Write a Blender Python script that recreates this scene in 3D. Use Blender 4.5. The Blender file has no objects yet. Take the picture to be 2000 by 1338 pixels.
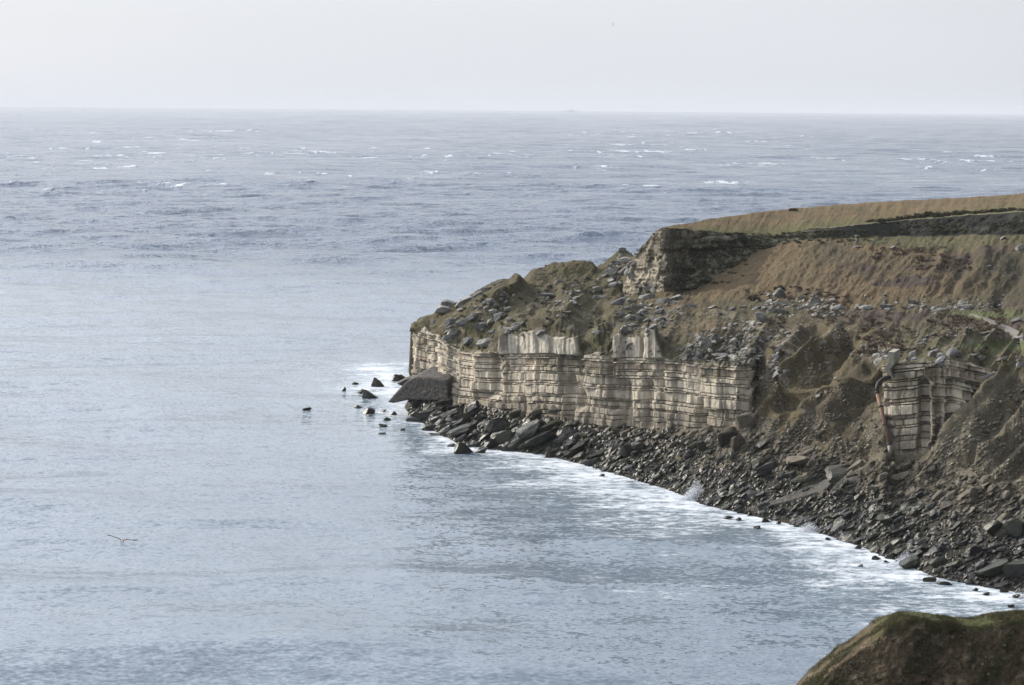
import bpy, bmesh, math, random
import numpy as np
from mathutils import Matrix, Vector

S = bpy.context.scene
COL = S.collection
R = math.radians
rng = np.random.default_rng(7)
random.seed(7)

# ------------------------------------------------------------------ camera, world, sun, exposure
F = 3732.0                      # focal length in photo pixels (photo 2000 x 1338)
CAMZ = 50.0
PITCH = math.atan((669 - 210.5) / F)
ROLL = R(0.43)
cam = bpy.data.cameras.new('camera')
cam.sensor_width = 36; cam.lens = F / 2000 * 36
cam.clip_start = 1; cam.clip_end = 120000
camo = bpy.data.objects.new('camera', cam); COL.objects.link(camo)
CM = Matrix.Rotation(R(90) - PITCH, 3, 'X') @ Matrix.Rotation(ROLL, 3, 'Z')
camo.matrix_world = Matrix.Translation((0, 0, CAMZ)) @ CM.to_4x4()
S.camera = camo
CMN = np.array(CM)

SUN_AZ, SUN_EL = R(-56), R(26)           # azimuth from +Y, clockwise positive
SD = Vector((math.sin(SUN_AZ) * math.cos(SUN_EL), math.cos(SUN_AZ) * math.cos(SUN_EL), math.sin(SUN_EL)))
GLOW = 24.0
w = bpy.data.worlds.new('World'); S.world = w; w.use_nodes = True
nt = w.node_tree; N = nt.nodes; L = nt.links
N.clear()
out = N.new('ShaderNodeOutputWorld'); bg = N.new('ShaderNodeBackground')
sky = N.new('ShaderNodeTexSky'); sky.sky_type = 'NISHITA'; sky.sun_disc = False
sky.sun_elevation = SUN_EL; sky.sun_rotation = SUN_AZ % (2 * math.pi)
sky.air_density = 1.2; sky.dust_density = 3.0
tc = N.new('ShaderNodeTexCoord')
dt = N.new('ShaderNodeVectorMath'); dt.operation = 'DOT_PRODUCT'; dt.inputs[1].default_value = SD
L.new(tc.outputs['Generated'], dt.inputs[0])
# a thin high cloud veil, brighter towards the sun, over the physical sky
def wm(op, a, b=None):
    t = N.new('ShaderNodeMath'); t.operation = op
    for i_, v_ in enumerate((a, b)):
        if v_ is None: continue
        if isinstance(v_, (int, float)): t.inputs[i_].default_value = v_
        else: L.new(v_, t.inputs[i_])
    return t.outputs[0]
def wr(v, a, b, c, d):
    t = N.new('ShaderNodeMapRange'); t.interpolation_type = 'SMOOTHSTEP'; L.new(v, t.inputs['Value'])
    for k_, x_ in zip(('From Min', 'From Max', 'To Min', 'To Max'), (a, b, c, d)): t.inputs[k_].default_value = x_
    return t.outputs['Result']
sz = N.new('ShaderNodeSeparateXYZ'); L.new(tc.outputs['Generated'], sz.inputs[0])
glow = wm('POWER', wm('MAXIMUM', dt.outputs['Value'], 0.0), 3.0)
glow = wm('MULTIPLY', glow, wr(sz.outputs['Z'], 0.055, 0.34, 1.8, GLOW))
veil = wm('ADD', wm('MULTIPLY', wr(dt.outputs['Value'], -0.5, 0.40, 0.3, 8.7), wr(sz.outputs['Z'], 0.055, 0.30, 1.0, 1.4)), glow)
cn = N.new('ShaderNodeTexNoise'); cn.inputs['Scale'].default_value = 3.0; cn.inputs['Detail'].default_value = 5
mp = N.new('ShaderNodeMapping'); mp.inputs['Scale'].default_value = (1, 1, 7)
L.new(tc.outputs['Generated'], mp.inputs['Vector']); L.new(mp.outputs['Vector'], cn.inputs['Vector'])
cr = N.new('ShaderNodeMapRange'); cr.inputs['From Min'].default_value = 0.3; cr.inputs['From Max'].default_value = 0.7
cr.inputs['To Min'].default_value = 0.98; cr.inputs['To Max'].default_value = 1.02
L.new(cn.outputs['Fac'], cr.inputs['Value'])
mu = N.new('ShaderNodeMath'); mu.operation = 'MULTIPLY'
L.new(veil, mu.inputs[0]); L.new(cr.outputs['Result'], mu.inputs[1])
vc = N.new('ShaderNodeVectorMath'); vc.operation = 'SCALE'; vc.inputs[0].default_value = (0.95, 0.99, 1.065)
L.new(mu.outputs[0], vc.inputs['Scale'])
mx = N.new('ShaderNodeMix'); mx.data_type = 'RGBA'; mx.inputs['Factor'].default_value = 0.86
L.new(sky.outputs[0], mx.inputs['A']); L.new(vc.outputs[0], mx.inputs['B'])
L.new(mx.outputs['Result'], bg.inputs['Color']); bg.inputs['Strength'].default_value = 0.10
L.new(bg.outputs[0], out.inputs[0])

sl = bpy.data.lights.new('sun', 'SUN'); sl.energy = 5.0; sl.angle = R(0.7); sl.color = (1.0, 0.9, 0.76)
so = bpy.data.objects.new('sun', sl); COL.objects.link(so)
so.rotation_euler = (-SD).to_track_quat('-Z', 'Y').to_euler()
S.view_settings.view_transform = 'Standard'; S.view_settings.look = 'None'
S.view_settings.exposure = 0; S.view_settings.gamma = 1; S.view_settings.use_curve_mapping = False
S.cycles.max_bounces = 4; S.cycles.volume_bounces = 3; S.cycles.diffuse_bounces = 2; S.cycles.glossy_bounces = 2

# ------------------------------------------------------------------ helpers
def unproj(px, py, D):
    """3D point on the ray through photo pixel (px,py) at ground distance D along +Y."""
    px, py, D = np.broadcast_arrays(np.asarray(px, float), np.asarray(py, float), np.asarray(D, float))
    loc = np.stack([px - 1000, -(py - 669), np.full(px.shape, -F)], -1)
    d = loc @ CMN.T
    return d * (D / d[..., 1])[..., None] + np.array([0, 0, CAMZ])
def proj(P):
    q = (P - np.array([0, 0, CAMZ])) @ CMN
    return 1000 + F * q[..., 0] / -q[..., 2], 669 - F * q[..., 1] / -q[..., 2]
def sea_at(px, py, z=0.0):
    P = unproj(px, py, 1.0); d = P - np.array([0, 0, CAMZ])
    t = (z - CAMZ) / d[..., 2]
    return d * t[..., None] + np.array([0, 0, CAMZ])

def _h(ix, iy, iz, seed):
    n = (ix * 374761393 + iy * 668265263 + iz * 2147483647 + seed * 974634777) & 0xffffffff
    n = ((n ^ (n >> 13)) * 1274126177) & 0xffffffff
    n = ((n ^ (n >> 16)) * 2246822519) & 0xffffffff
    return ((n ^ (n >> 15)) & 0xffffff) / float(0xffffff)
def vnoise(x, y, z=0.0, seed=0):
    x, y, z = np.broadcast_arrays(x, y, z)
    ix = np.floor(x).astype(np.int64); iy = np.floor(y).astype(np.int64); iz = np.floor(z).astype(np.int64)
    fx = x - ix; fy = y - iy; fz = z - iz
    fx = fx * fx * (3 - 2 * fx); fy = fy * fy * (3 - 2 * fy); fz = fz * fz * (3 - 2 * fz)
    def lp(a, b, t): return a + (b - a) * t
    r = []
    for dz in (0, 1):
        a = lp(_h(ix, iy, iz + dz, seed), _h(ix + 1, iy, iz + dz, seed), fx)
        b = lp(_h(ix, iy + 1, iz + dz, seed), _h(ix + 1, iy + 1, iz + dz, seed), fx)
        r.append(lp(a, b, fy))
    return lp(r[0], r[1], fz) * 2 - 1
def fbm(x, y, z=0.0, o=4, seed=0, g=0.5):
    s = 0; a = 1; t = 0
    for i in range(o):
        s = s + a * vnoise(x * 2 ** i, y * 2 ** i, z * 2 ** i, seed + i * 17); t += a; a *= g
    return s / t
def sst(e0, e1, x):
    t = np.clip((x - e0) / (e1 - e0), 0, 1); return t * t * (3 - 2 * t)
def gsm(A, sig, axis):
    if sig <= 0: return A
    k = int(3 * sig) + 1; kern = np.exp(-0.5 * (np.arange(-k, k + 1) / sig) ** 2); kern /= kern.sum()
    A = np.moveaxis(A, axis, 0); pad = [(k, k)] + [(0, 0)] * (A.ndim - 1)
    B = np.pad(A, pad, mode='edge'); o = np.zeros_like(A)
    for i, kv in enumerate(kern): o += kv * B[i:i + A.shape[0]]
    return np.moveaxis(o, 0, axis)

def mesh_np(name, V, Fq, mat=None, smooth=True, attrs=None, col=None, parent=None, poly=4):
    me = bpy.data.meshes.new(name)
    V = np.ascontiguousarray(V, dtype=np.float32).reshape(-1, 3); Fq = np.ascontiguousarray(Fq, dtype=np.int32)
    me.vertices.add(len(V)); me.vertices.foreach_set('co', V.ravel())
    me.loops.add(Fq.size); me.loops.foreach_set('vertex_index', Fq.ravel())
    me.polygons.add(len(Fq))
    me.polygons.foreach_set('loop_start', np.arange(0, Fq.size, Fq.shape[1], dtype=np.int32))
    me.polygons.foreach_set('use_smooth', np.full(len(Fq), smooth))
    me.update(calc_edges=True)
    for k, a in (attrs or {}).items():
        at = me.attributes.new(k, 'FLOAT', 'POINT'); at.data.foreach_set('value', np.ascontiguousarray(a, dtype=np.float32).ravel())
    if col is not None:
        at = me.color_attributes.new('tint', 'FLOAT_COLOR', 'POINT')
        c4 = np.ones((len(V), 4), np.float32); c4[:, :3] = col.reshape(-1, 3); at.data.foreach_set('color', c4.ravel())
    if mat: me.materials.append(mat)
    o = bpy.data.objects.new(name, me); COL.objects.link(o)
    if parent: o.parent = parent
    return o
def grid_faces(nr, nc, mask=None):
    i = np.arange(nr * nc).reshape(nr, nc)
    f = np.stack([i[:-1, :-1], i[:-1, 1:], i[1:, 1:], i[1:, :-1]], -1)
    return f[mask] if mask is not None else f.reshape(-1, 4)
def submesh(name, P, faces, mat, attrs, col, smooth=True):
    used = np.unique(faces); re = np.full(P.shape[0], -1, np.int64); re[used] = np.arange(len(used))
    return mesh_np(name, P[used], re[faces], mat, smooth, {k: v[used] for k, v in attrs.items()}, col[used])
def tag(o, label=None, cat=None, group=None, kind=None):
    if label: o['label'] = label
    if cat: o['category'] = cat
    if group: o['group'] = group
    if kind: o['kind'] = kind
    return o
def empty(name, loc=(0, 0, 0)):
    o = bpy.data.objects.new(name, None); o.location = loc; o.empty_display_size = 0.5; COL.objects.link(o); return o

# ------------------------------------------------------------------ materials
def newmat(name):
    m = bpy.data.materials.new(name); m.use_nodes = True
    n = m.node_tree.nodes; l = m.node_tree.links
    b = n['Principled BSDF']; b.inputs['Specular IOR Level'].default_value = 0.25
    return m, n, l, b
def noise(n, l, scale, detail=4, vec=None, mscale=None, rough=0.6):
    t = n.new('ShaderNodeTexNoise'); t.inputs['Scale'].default_value = scale; t.inputs['Detail'].default_value = detail
    t.inputs['Roughness'].default_value = rough
    if vec is not None:
        if mscale:
            m = n.new('ShaderNodeMapping'); m.inputs['Scale'].default_value = mscale; l.new(vec, m.inputs['Vector']); vec = m.outputs[0]
        l.new(vec, t.inputs['Vector'])
    return t.outputs['Fac']
def mapr(n, l, v, a, b, c, d):
    t = n.new('ShaderNodeMapRange'); l.new(v, t.inputs['Value'])
    for k, x in zip(('From Min', 'From Max', 'To Min', 'To Max'), (a, b, c, d)): t.inputs[k].default_value = x
    return t.outputs['Result']
def mathn(n, l, op, a, b=None):
    t = n.new('ShaderNodeMath'); t.operation = op
    for i, x in enumerate((a, b)):
        if x is None: continue
        if isinstance(x, (int, float)): t.inputs[i].default_value = x
        else: l.new(x, t.inputs[i])
    return t.outputs[0]
def mixc(n, l, fac, a, b):
    t = n.new('ShaderNodeMix'); t.data_type = 'RGBA'
    if isinstance(fac, (int, float)): t.inputs['Factor'].default_value = fac
    else: l.new(fac, t.inputs['Factor'])
    for k, x in (('A', a), ('B', b)):
        if isinstance(x, tuple): t.inputs[k].default_value = (*x, 1)
        else: l.new(x, t.inputs[k])
    return t.outputs['Result']
def scalec(n, l, c, s):
    t = n.new('ShaderNodeVectorMath'); t.operation = 'SCALE'
    if isinstance(c, tuple): t.inputs[0].default_value = c
    else: l.new(c, t.inputs[0])
    if isinstance(s, (int, float)): t.inputs['Scale'].default_value = s
    else: l.new(s, t.inputs['Scale'])
    return t.outputs[0]
def bump(n, l, b, h, strength, dist):
    t = n.new('ShaderNodeBump'); t.inputs['Strength'].default_value = strength; t.inputs['Distance'].default_value = dist
    l.new(h, t.inputs['Height']); l.new(t.outputs[0], b.inputs['Normal'])

def ground_mat(name, fine=3.0, bd=0.12, lo=0.55, hi=1.5, zs=1.0):
    m, n, l, b = newmat(name)
    a = n.new('ShaderNodeAttribute'); a.attribute_name = 'tint'
    g = n.new('ShaderNodeNewGeometry'); p = g.outputs['Position']
    n1 = noise(n, l, fine, 5, p, (1, 1, zs), 0.7); n2 = noise(n, l, 0.45, 3, p)
    v = mathn(n, l, 'MULTIPLY', mapr(n, l, n1, 0.28, 0.72, lo, hi), mapr(n, l, n2, 0.3, 0.7, 0.85, 1.15))
    l.new(scalec(n, l, a.outputs['Color'], v), b.inputs['Base Color'])
    b.inputs['Roughness'].default_value = 0.95; b.inputs['Specular IOR Level'].default_value = 0.1
    bump(n, l, b, n1, 0.9, bd)
    return m
M_ground = ground_mat('rough_grass_ground', 3.2, 0.22)
M_near = ground_mat('near_grass_ground', 9.0, 0.10)
M_cliff = ground_mat('limestone_face', 2.2, 0.12, 0.78, 1.2, 0.35)

def rock_mat(name, c1, c2, wetz=None, spec=0.25):
    m, n, l, b = newmat(name)
    oi = n.new('ShaderNodeObjectInfo'); g = n.new('ShaderNodeNewGeometry'); p = g.outputs['Position']
    at = n.new('ShaderNodeAttribute'); at.attribute_name = 'rnd'
    rnd = mathn(n, l, 'ADD', oi.outputs['Random'], at.outputs['Fac']); rnd = mathn(n, l, 'FRACT', rnd)
    nz = noise(n, l, 1.1, 5, p, None, 0.65); nf = noise(n, l, 5.0, 4, p)
    c = mixc(n, l, rnd, c1, c2)
    c = scalec(n, l, c, mathn(n, l, 'MULTIPLY', mapr(n, l, nz, 0.3, 0.7, 0.65, 1.3), mapr(n, l, nf, 0.3, 0.7, 0.85, 1.15)))
    if wetz is not None:
        # tide stain: dark wet weed and algae below the high-water mark
        sp = n.new('ShaderNodeSeparateXYZ'); l.new(p, sp.inputs[0])
        zz = mathn(n, l, 'ADD', sp.outputs['Z'], mapr(n, l, nz, 0.3, 0.7, -1.0, 1.0))
        zz = mathn(n, l, 'ADD', zz, mapr(n, l, rnd, 0, 1, -1.2, 1.2))
        wt = mapr(n, l, zz, wetz - 1.0, wetz + 2.0, 1, 0)
        dk = mixc(n, l, mapr(n, l, noise(n, l, 0.5, 3, p), 0.45, 0.6, 0, 1), (0.016, 0.016, 0.015), (0.028, 0.031, 0.014))
        c = mixc(n, l, wt, c, dk)
        l.new(mapr(n, l, wt, 0, 1, 0.9, 0.3), b.inputs['Roughness'])
        l.new(mapr(n, l, wt, 0, 1, 0.15, 0.4), b.inputs['Specular IOR Level'])
    else:
        b.inputs['Roughness'].default_value = 0.9
        c = mixc(n, l, mapr(n, l, noise(n, l, 0.7, 5, p, None, 0.7), 0.45, 0.62, 0, 0.75), c, (0.075, 0.07, 0.05))
    l.new(c, b.inputs['Base Color'])
    bump(n, l, b, noise(n, l, 2.6, 6, p, None, 0.7), 0.8, 0.12)
    return m
M_shore = rock_mat('shore_rock', (0.045, 0.040, 0.033), (0.145, 0.128, 0.10), 4.9)
M_block = rock_mat('quarried_limestone', (0.13, 0.132, 0.138), (0.28, 0.275, 0.26))
M_talus = rock_mat('talus_stone', (0.09, 0.083, 0.07), (0.24, 0.225, 0.185))

def plain(name, c, rough=0.8, var=0.2, sc=2.0, bs=0.3, bd=0.02):
    m, n, l, b = newmat(name)
    g = n.new('ShaderNodeNewGeometry'); nz = noise(n, l, sc, 5, g.outputs['Position'])
    l.new(scalec(n, l, c, mapr(n, l, nz, 0.3, 0.7, 1 - var, 1 + var)), b.inputs['Base Color'])
    b.inputs['Roughness'].default_value = rough
    bump(n, l, b, nz, bs, bd)
    return m
M_conc = plain('weathered_concrete', (0.33, 0.32, 0.27), 0.9, 0.25, 1.5)
M_rust = plain('rusty_pipe_metal', (0.20, 0.125, 0.09), 0.75, 0.3, 1.6)
M_dark = plain('dark_iron', (0.035, 0.032, 0.03), 0.6, 0.3, 3)
M_ramp = plain('wet_rock_ledge', (0.056, 0.051, 0.046), 0.7, 0.55, 1.4, 1.0, 0.5)
M_path = plain('gravel_path', (0.125, 0.118, 0.105), 0.95, 0.3, 2)

def leaf_mat(name, c1, c2):
    m, n, l, b = newmat(name)
    g = n.new('ShaderNodeNewGeometry'); p = g.outputs['Position']
    l.new(mixc(n, l, mapr(n, l, noise(n, l, 1.2, 4, p), 0.35, 0.65, 0, 1), c1, c2), b.inputs['Base Color'])
    b.inputs['Roughness'].default_value = 0.85
    return m
M_leaf = leaf_mat('dark_scrub_leaves', (0.035, 0.042, 0.02), (0.07, 0.065, 0.035))
M_twig = leaf_mat('brown_bramble', (0.075, 0.058, 0.045), (0.12, 0.085, 0.06))
M_blade = leaf_mat('grass_blades', (0.045, 0.052, 0.022), (0.12, 0.10, 0.055))

# ------------------------------------------------------------------ headland terrain (loft of coast-parallel lines)
U = np.concatenate([np.arange(786, 812, 1.6), np.arange(812, 2010, 1.1), np.arange(2012, 2640, 9.0)])
def row(pts, sig=0.0, sharp=None):
    a = np.array(pts, float)
    y = np.interp(U, a[:, 0], a[:, 1]); D = np.interp(U, a[:, 0], a[:, 2])
    if sig: y = gsm(y, sig, 0); D = gsm(D, sig, 0)
    return y, D
FOOT = [(812,742,318),(856,748,313),(860,765,307),(870,792,304),(900,805,301),(985,812,290),(1060,822,283),(1130,832,277),(1200,842,272),
        (1300,840,265),(1400,835,258),(1440,827,255.5),(1462,805,256),(1480,805,256),(1530,850,247),(1600,890,239),(1690,890,234),(1712,800,238),(1726,810,234),(1745,886,231),
        (1800,885,230),(1830,862,230.5),(1900,785,232),(1950,738,233),(2000,738,231),(2300,700,215),(2640,690,180)]
TOP = [(812,648,320),(830,640,318.5),(856,656,315.5),(860,658,309.5),(875,674,307),(900,681,304),(980,691,292.5),(983,651,292),(1045,653,287),(1048,661,286),(1052,653,286),(1100,656,282),(1131,657,280),
       (1135,690,279),(1204,697,274.5),(1207,656,274.5),(1262,657,270.5),(1266,643,270),(1280,643,269),(1284,664,268.5),(1297,699,268),(1350,706,264),(1440,713,258.5),
       (1466,722,260),(1480,735,263),(1530,770,257),(1600,765,253),(1700,742,246),(1720,716,240),(1727,713,236),(1745,716,235),(1800,708,234),(1850,706,234.5),(1900,713,235),(1950,726,235.5),
       (2000,722,234),(2300,680,219),(2640,660,185)]
SROW = [(812,643,323),(850,628,318.5),(870,645,312),(900,655,309.5),(950,660,305),(985,630,300),(1050,627,297),(1130,640,292),(1200,645,287),(1290,652,278),(1350,660,276),(1460,655,273),
        (1530,690,266),(1600,700,262),(1700,700,254),(1745,692,244),(1850,690,243),(1930,700,241),(2000,700,241),(2300,640,225),(2640,620,190)]
BROW = [(812,641,326),(850,614,323),(870,604,322),(950,578,318),(985,588,315),(1050,592,312),(1100,592,310),(1150,602,305),(1200,607,302),(1290,615,298),(1350,603,302),(1460,606,294),
        (1530,640,282),(1600,628,283),(1700,640,270),(1800,650,263),(1900,650,262),(2000,650,262),(2300,600,250),(2640,590,215)]
B2ROW = [(812,642,330),(870,602,328),(950,563,328),(985,550,330),(1000,558,330),(1050,575,330),(1100,576,328),(1150,586,324),(1215,588,326),(1300,580,322),(1380,592,316),(1460,591,310),
         (1600,593,302),(1700,598,300),(1800,601,298),(1900,601,295),(2000,597,291),(2300,560,280),(2640,540,250)]
MROW = [(812,646,334),(870,606,333),(950,563,332),(985,550,334),(1000,558,335),(1020,557,336),(1100,566,337),(1160,560,338),(1212,570,338),(1216,583,337),(1300,571,326),(1340,576,329),
        (1380,560,330),(1420,535,335),(1480,497,342),(1560,479,342),(1620,471,342),(1700,475,339),(1750,481,337),(1800,488,334),(1870,492,332),(1930,476,332),(1960,470,333),(2000,480,327),(2300,440,315),(2640,420,300)]
QROW = [(812,651,337),(870,616,340),(950,576,340),(1000,558,341),(1050,551,343),(1160,548,343),(1180,540,345),(1211,546,345),(1216,582,338),(1300,569,327.5),(1340,573,331),(1380,556,331.5),
        (1420,531,336.5),(1480,490,344),(1560,470,348),(1620,465,351),(1650,463,353),(1750,462,360),(1850,460,357),(1960,459,346),(2000,457,343),(2300,430,330),(2640,410,320)]
EROW = [(812,656,340),(870,622,345),(950,586,346),(1000,558,348),(1030,540,350),(1050,527,351),(1080,514,353),(1120,511,353),(1155,515,353),(1165,530,351),(1180,525,352),(1210,515,352),(1213,575,339),(1222,550,339),
        (1232,520,338),(1240,505,337),(1250,488,336),(1262,470,334.5),(1275,458,333),(1290,447,331),(1300,445,331),(1350,449,338),(1400,451,341),(1450,455,345),(1500,461,350),(1540,455,352),
        (1580,447,354),(1620,445,356),(1700,437,361),(1750,433,365),(1800,428,363),(1900,420,356),(2000,413,348),(2300,385,335),(2640,360,325)]
PROW = [(812,661,344),(870,632,350),(950,600,352),(1000,563,353),(1030,542,355),(1050,529,356),(1080,517,358),(1155,519,358),(1165,521,357),(1180,511,357),(1195,500,357),(1208,491,357),(1215,487,357),
        (1222,490,357),(1238,500,358),(1250,500,360),(1275,475,350),(1290,446,341),(1300,441,342),(1340,437,352),(1370,432,362),(1385,428,368),(1430,423,378),(1500,413,390),(1530,411,396),(1550,409,400),
        (1600,406,402),(1700,400,412),(1800,393,418),(1900,386,421),(2000,378,424),(2300,355,420),(2640,335,400)]
WATER = np.array([(786,800),(812,815),(870,856),(900,876),(985,882),(1060,888),(1140,910),(1200,928),(1300,955),(1380,987),(1460,1003),(1540,1022),(1620,1050),(1700,1080),(1760,1102),(1830,1132),
                  (1900,1144),(2000,1160),(2300,1240),(2640,1330)], float)
wy = np.interp(U, WATER[:, 0], WATER[:, 1])
Pw = sea_at(U, wy, 0.0)
back = np.clip((812 - U) * 1.0, 0, None)          # the far side of the tip, turning away
PX = np.maximum(U, 812.0)
def rowP(pts, sig=0):
    y, D = row(pts, sig)
    return unproj(PX + back * 0.15, y, D + back)
Pf = rowP(FOOT); Pt = rowP(TOP); Pt[:, 2] += (0.30 * fbm(U / 9, 0 * U, 0, 3, 600) + 0.2 * np.round(1.4 * vnoise(U / 13, 0 * U, 0, 601))) * (U < 1466)
rows = []
P0 = Pw.copy(); P0[:, 1] -= 9; P0[:, 0] -= 4; P0[:, 2] = -5
rows.append(P0); rows.append(Pw)
W2 = Pw * 0.5 + Pf * 0.5; W2[:, 2] = Pf[:, 2] * np.interp(U, [1400, 1800, 2000], [0.5, 0.40, 0.36])
rows.append(W2); rows.append(Pf); rows.append(Pt)
rows.append(rowP(SROW, 9)); rows.append(rowP(BROW, 12)); rows.append(rowP(B2ROW, 4)); rows.append(rowP(MROW, 1.2))
rows.append(rowP(QROW, 1.0)); rows.append(rowP(EROW, 1.0)); rows.append(rowP(PROW, 2))
X1 = rows[-1].copy(); gb = np.interp(U, [786, 1200, 1350, 1700], [6, 10, 60, 140])
dirb = X1 / np.linalg.norm(X1[:, :2], axis=1)[:, None]
X1[:, :2] += dirb[:, :2] * gb[:, None]; X1[:, 2] -= np.interp(U, [786, 1200, 1350, 1700], [5, 6, 4, 6])
X2 = X1.copy(); X2[:, :2] += dirb[:, :2] * gb[:, None] * 0.7; X2[:, 2] = -5
rows += [X1, X2]
# end column at the tip drops into the sea
for r_ in rows: r_[0, 2] = -5; r_[1, 2] = min(r_[1, 2], 2)
SUB = [6, 34, 44, 236, 34, 46, 44, 84, 26, 50, 46, 16, 10]
Pg = []; band = []; tt = []
for k, nsub in enumerate(SUB):
    for i in range(nsub):
        t = i / nsub
        Pg.append(rows[k] * (1 - t) + rows[k + 1] * t); band.append(k); tt.append(t)
Pg.append(rows[-1]); band.append(len(SUB)); tt.append(0)
P = np.stack(Pg); band = np.array(band); tt = np.array(tt); NR, NC = P.shape[:2]
UU = np.broadcast_to(U, (NR, NC)); BB = np.broadcast_to(band[:, None], (NR, NC)); TT = np.broadcast_to(tt[:, None], (NR, NC))
px0, py0 = proj(P)

# masks
c1 = sst(811, 814, UU) * (1 - sst(1462, 1470, UU)); c2 = sst(1722, 1728, UU) * (1 - sst(1950, 1962, UU))
cl = ((BB == 3) * np.maximum(c1, c2))
cl = np.where((UU < 813) & (BB == 3), 1, cl)
clw = gsm(np.where((BB == 3), np.maximum(np.maximum(c1, c2), (UU < 813) * 1.0), 0), 1.0, 0)
up = ((BB == 9)) * sst(1212, 1216, UU) * (1 - sst(1570, 1640, UU))        # upper crag
qw = ((BB == 9)) * sst(1570, 1640, UU)                                      # old quarry wall
soft = 1 - np.maximum.reduce([clw, up * 1.0, qw * 1.0])
# soften creases away from cliffs
Ps = gsm(P, 5.0, 0)
keep = gsm(((BB == 3) | (BB == 9) | (BB < 1) | (BB >= 10)).astype(float), 3, 0)[..., None]
keep = np.clip(keep * 1.6, 0, 1)
P = P * keep + Ps * (1 - keep)

def normals(P):
    du = np.gradient(P, axis=1); dv = np.gradient(P, axis=0)
    n = np.cross(du, dv); n /= np.linalg.norm(n, axis=2)[..., None] + 1e-9
    return n
Nn = normals(P)
X, Y, Z = P[..., 0], P[..., 1], P[..., 2]
# --- slopes: hummocks, erosion ribs running down the fall line, tussocks
land = sst(-0.5, 2.0, Z) * soft * np.where(BB == 4, 0.06 + 0.94 * sst(0.02, 0.4, TT), 1.0)
RIDGES = [((1012,556),(925,650),1.3,16),((1135,592),(1035,655),1.2,15),((1235,612),(1150,685),0.9,16),((1335,612),(1240,690),0.7,16),((1080,578),(1030,622),-1.0,11),((990,602),(955,665),-1.1,12),
          ((1190,612),(1105,672),-0.8,12),((1300,640),(1240,700),-0.5,12),((1060,572),(1110,580),0.8,9),((1180,575),(1120,590),-0.8,9),
          ((1640,668),(1525,752),1.6,9),((1655,690),(1535,790),-2.0,15),((1700,718),(1600,800),1.1,10),((1705,745),(1610,850),-1.3,15),((1712,790),(1640,880),0.9,12),((1560,650),(1500,720),0.9,14),((1610,650),(1560,700),-0.7,10),
          ((1960,745),(1850,870),0.9,14),((1995,770),(1890,900),-1.1,13),((2000,820),(1930,900),0.8,12),((1450,650),(1400,700),-1.6,26),((1500,660),(1470,740),-0.9,12),
          ((1930,500),(1885,570),0.7,12),((1995,520),(1955,590),-0.9,16),((1895,500),(1860,570),-0.5,9),((1850,492),(1800,570),0.5,12)]
rdg = 0 * Z
for (xa, ya), (xb, yb), hh_, ww_ in RIDGES:
    ex, ey = xb - xa, yb - ya; wx = px0 + 9 * vnoise(px0 / 30, py0 / 30, 0, 700); wy_ = py0 + 9 * vnoise(px0 / 30, py0 / 30, 0, 701)
    t_ = np.clip(((wx - xa) * ex + (wy_ - ya) * ey) / (ex * ex + ey * ey), 0, 1)
    rdg = rdg + hh_ * np.exp(-(np.hypot(wx - xa - t_ * ex, wy_ - ya - t_ * ey) / ww_) ** 2)
rdg = rdg * ((BB >= 2) & (BB <= 8))
hum = fbm(X / 9, Y / 9, Z / 9, 4, 3) * 1.0
ribu = (px0 + 0.95 * (py0 - 700)) / 3732 * 260            # metres across the ribs
ribv = (px0 - 0.95 * (py0 - 700)) / 3732 * 260
rib = 1 - np.abs(vnoise(ribu / 3.2, ribv / 16, 0 * Z, 11)) * 2
rib2 = 1 - np.abs(vnoise(ribu / 1.2, ribv / 7, 0 * Z, 12)) * 2
ga = np.interp(U, [1440, 1500, 1720, 1760, 1840, 2000], [0.25, 1, 1, 0.1, 0.8, 1.0])[None, :] * ((BB >= 2) & (BB <= 5))
ga = gsm(ga * 1.0, 4, 0)
tus = fbm(ribu / 0.9, ribv / 2.2, 0 * Z, 3, 21)
tus2 = fbm(X / 0.5, Y / 0.5, Z / 0.5, 2, 22)
flat = ((BB >= 10)) * 0.75
sky_keep = 1 - 0.75 * ((BB >= 10))
left = sst(1240, 1180, UU) if False else 1 - sst(1180, 1260, UU)
hum = hum * (1 - 0.75 * sst(1820, 1880, px0) * sst(590, 605, py0) * (1 - sst(700, 720, py0)))
amp = (rdg * 1.2 + hum * (0.55 + 0.75 * left) + ga * (1.0 * rib + 0.35 * rib2) + left * 0.5 * rib * ((BB >= 4) & (BB <= 7)) + tus * 0.34 + tus2 * 0.16 + (BB >= 10) * 3.0 * (0.14 * tus + 0.10 * tus2))
P = P + Nn * (amp * land * sky_keep)[..., None]
# --- rock faces
sx = np.gradient(Pf[:, 0]); sy = np.gradient(Pf[:, 1]); 
sxs = gsm(sx, 30, 0); sys_ = gsm(sy, 30, 0)
ln = np.hypot(sxs, sys_); nh = np.stack([sys_ / ln, -sxs / ln, 0 * ln], -1)       # outward (seaward) horizontal
nh[nh[:, 0] > 0] *= -1
nh[U < 856] = np.array([-0.75, -0.66, 0]); nh = gsm(nh, 6, 0); nh /= np.linalg.norm(nh, axis=1)[:, None]
s = np.cumsum(np.hypot(sx, sy)); s = gsm(s, 2, 0)
zc = np.interp(U, [812, 870, 985, 1060, 1130, 1200, 1300, 1460], [0] * 8)
capy = np.interp(U, [812, 860, 900, 985, 1060, 1135, 1204, 1297, 1350, 1440, 1700, 1745, 1850, 1950], [648, 658, 681, 691, 689, 692, 697, 699, 706, 713, 713, 716, 706, 726])
capD = row(TOP)[1]
zcap = unproj(PX, capy, capD)[:, 2]; zcap = gsm(zcap, 3, 0)
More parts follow.
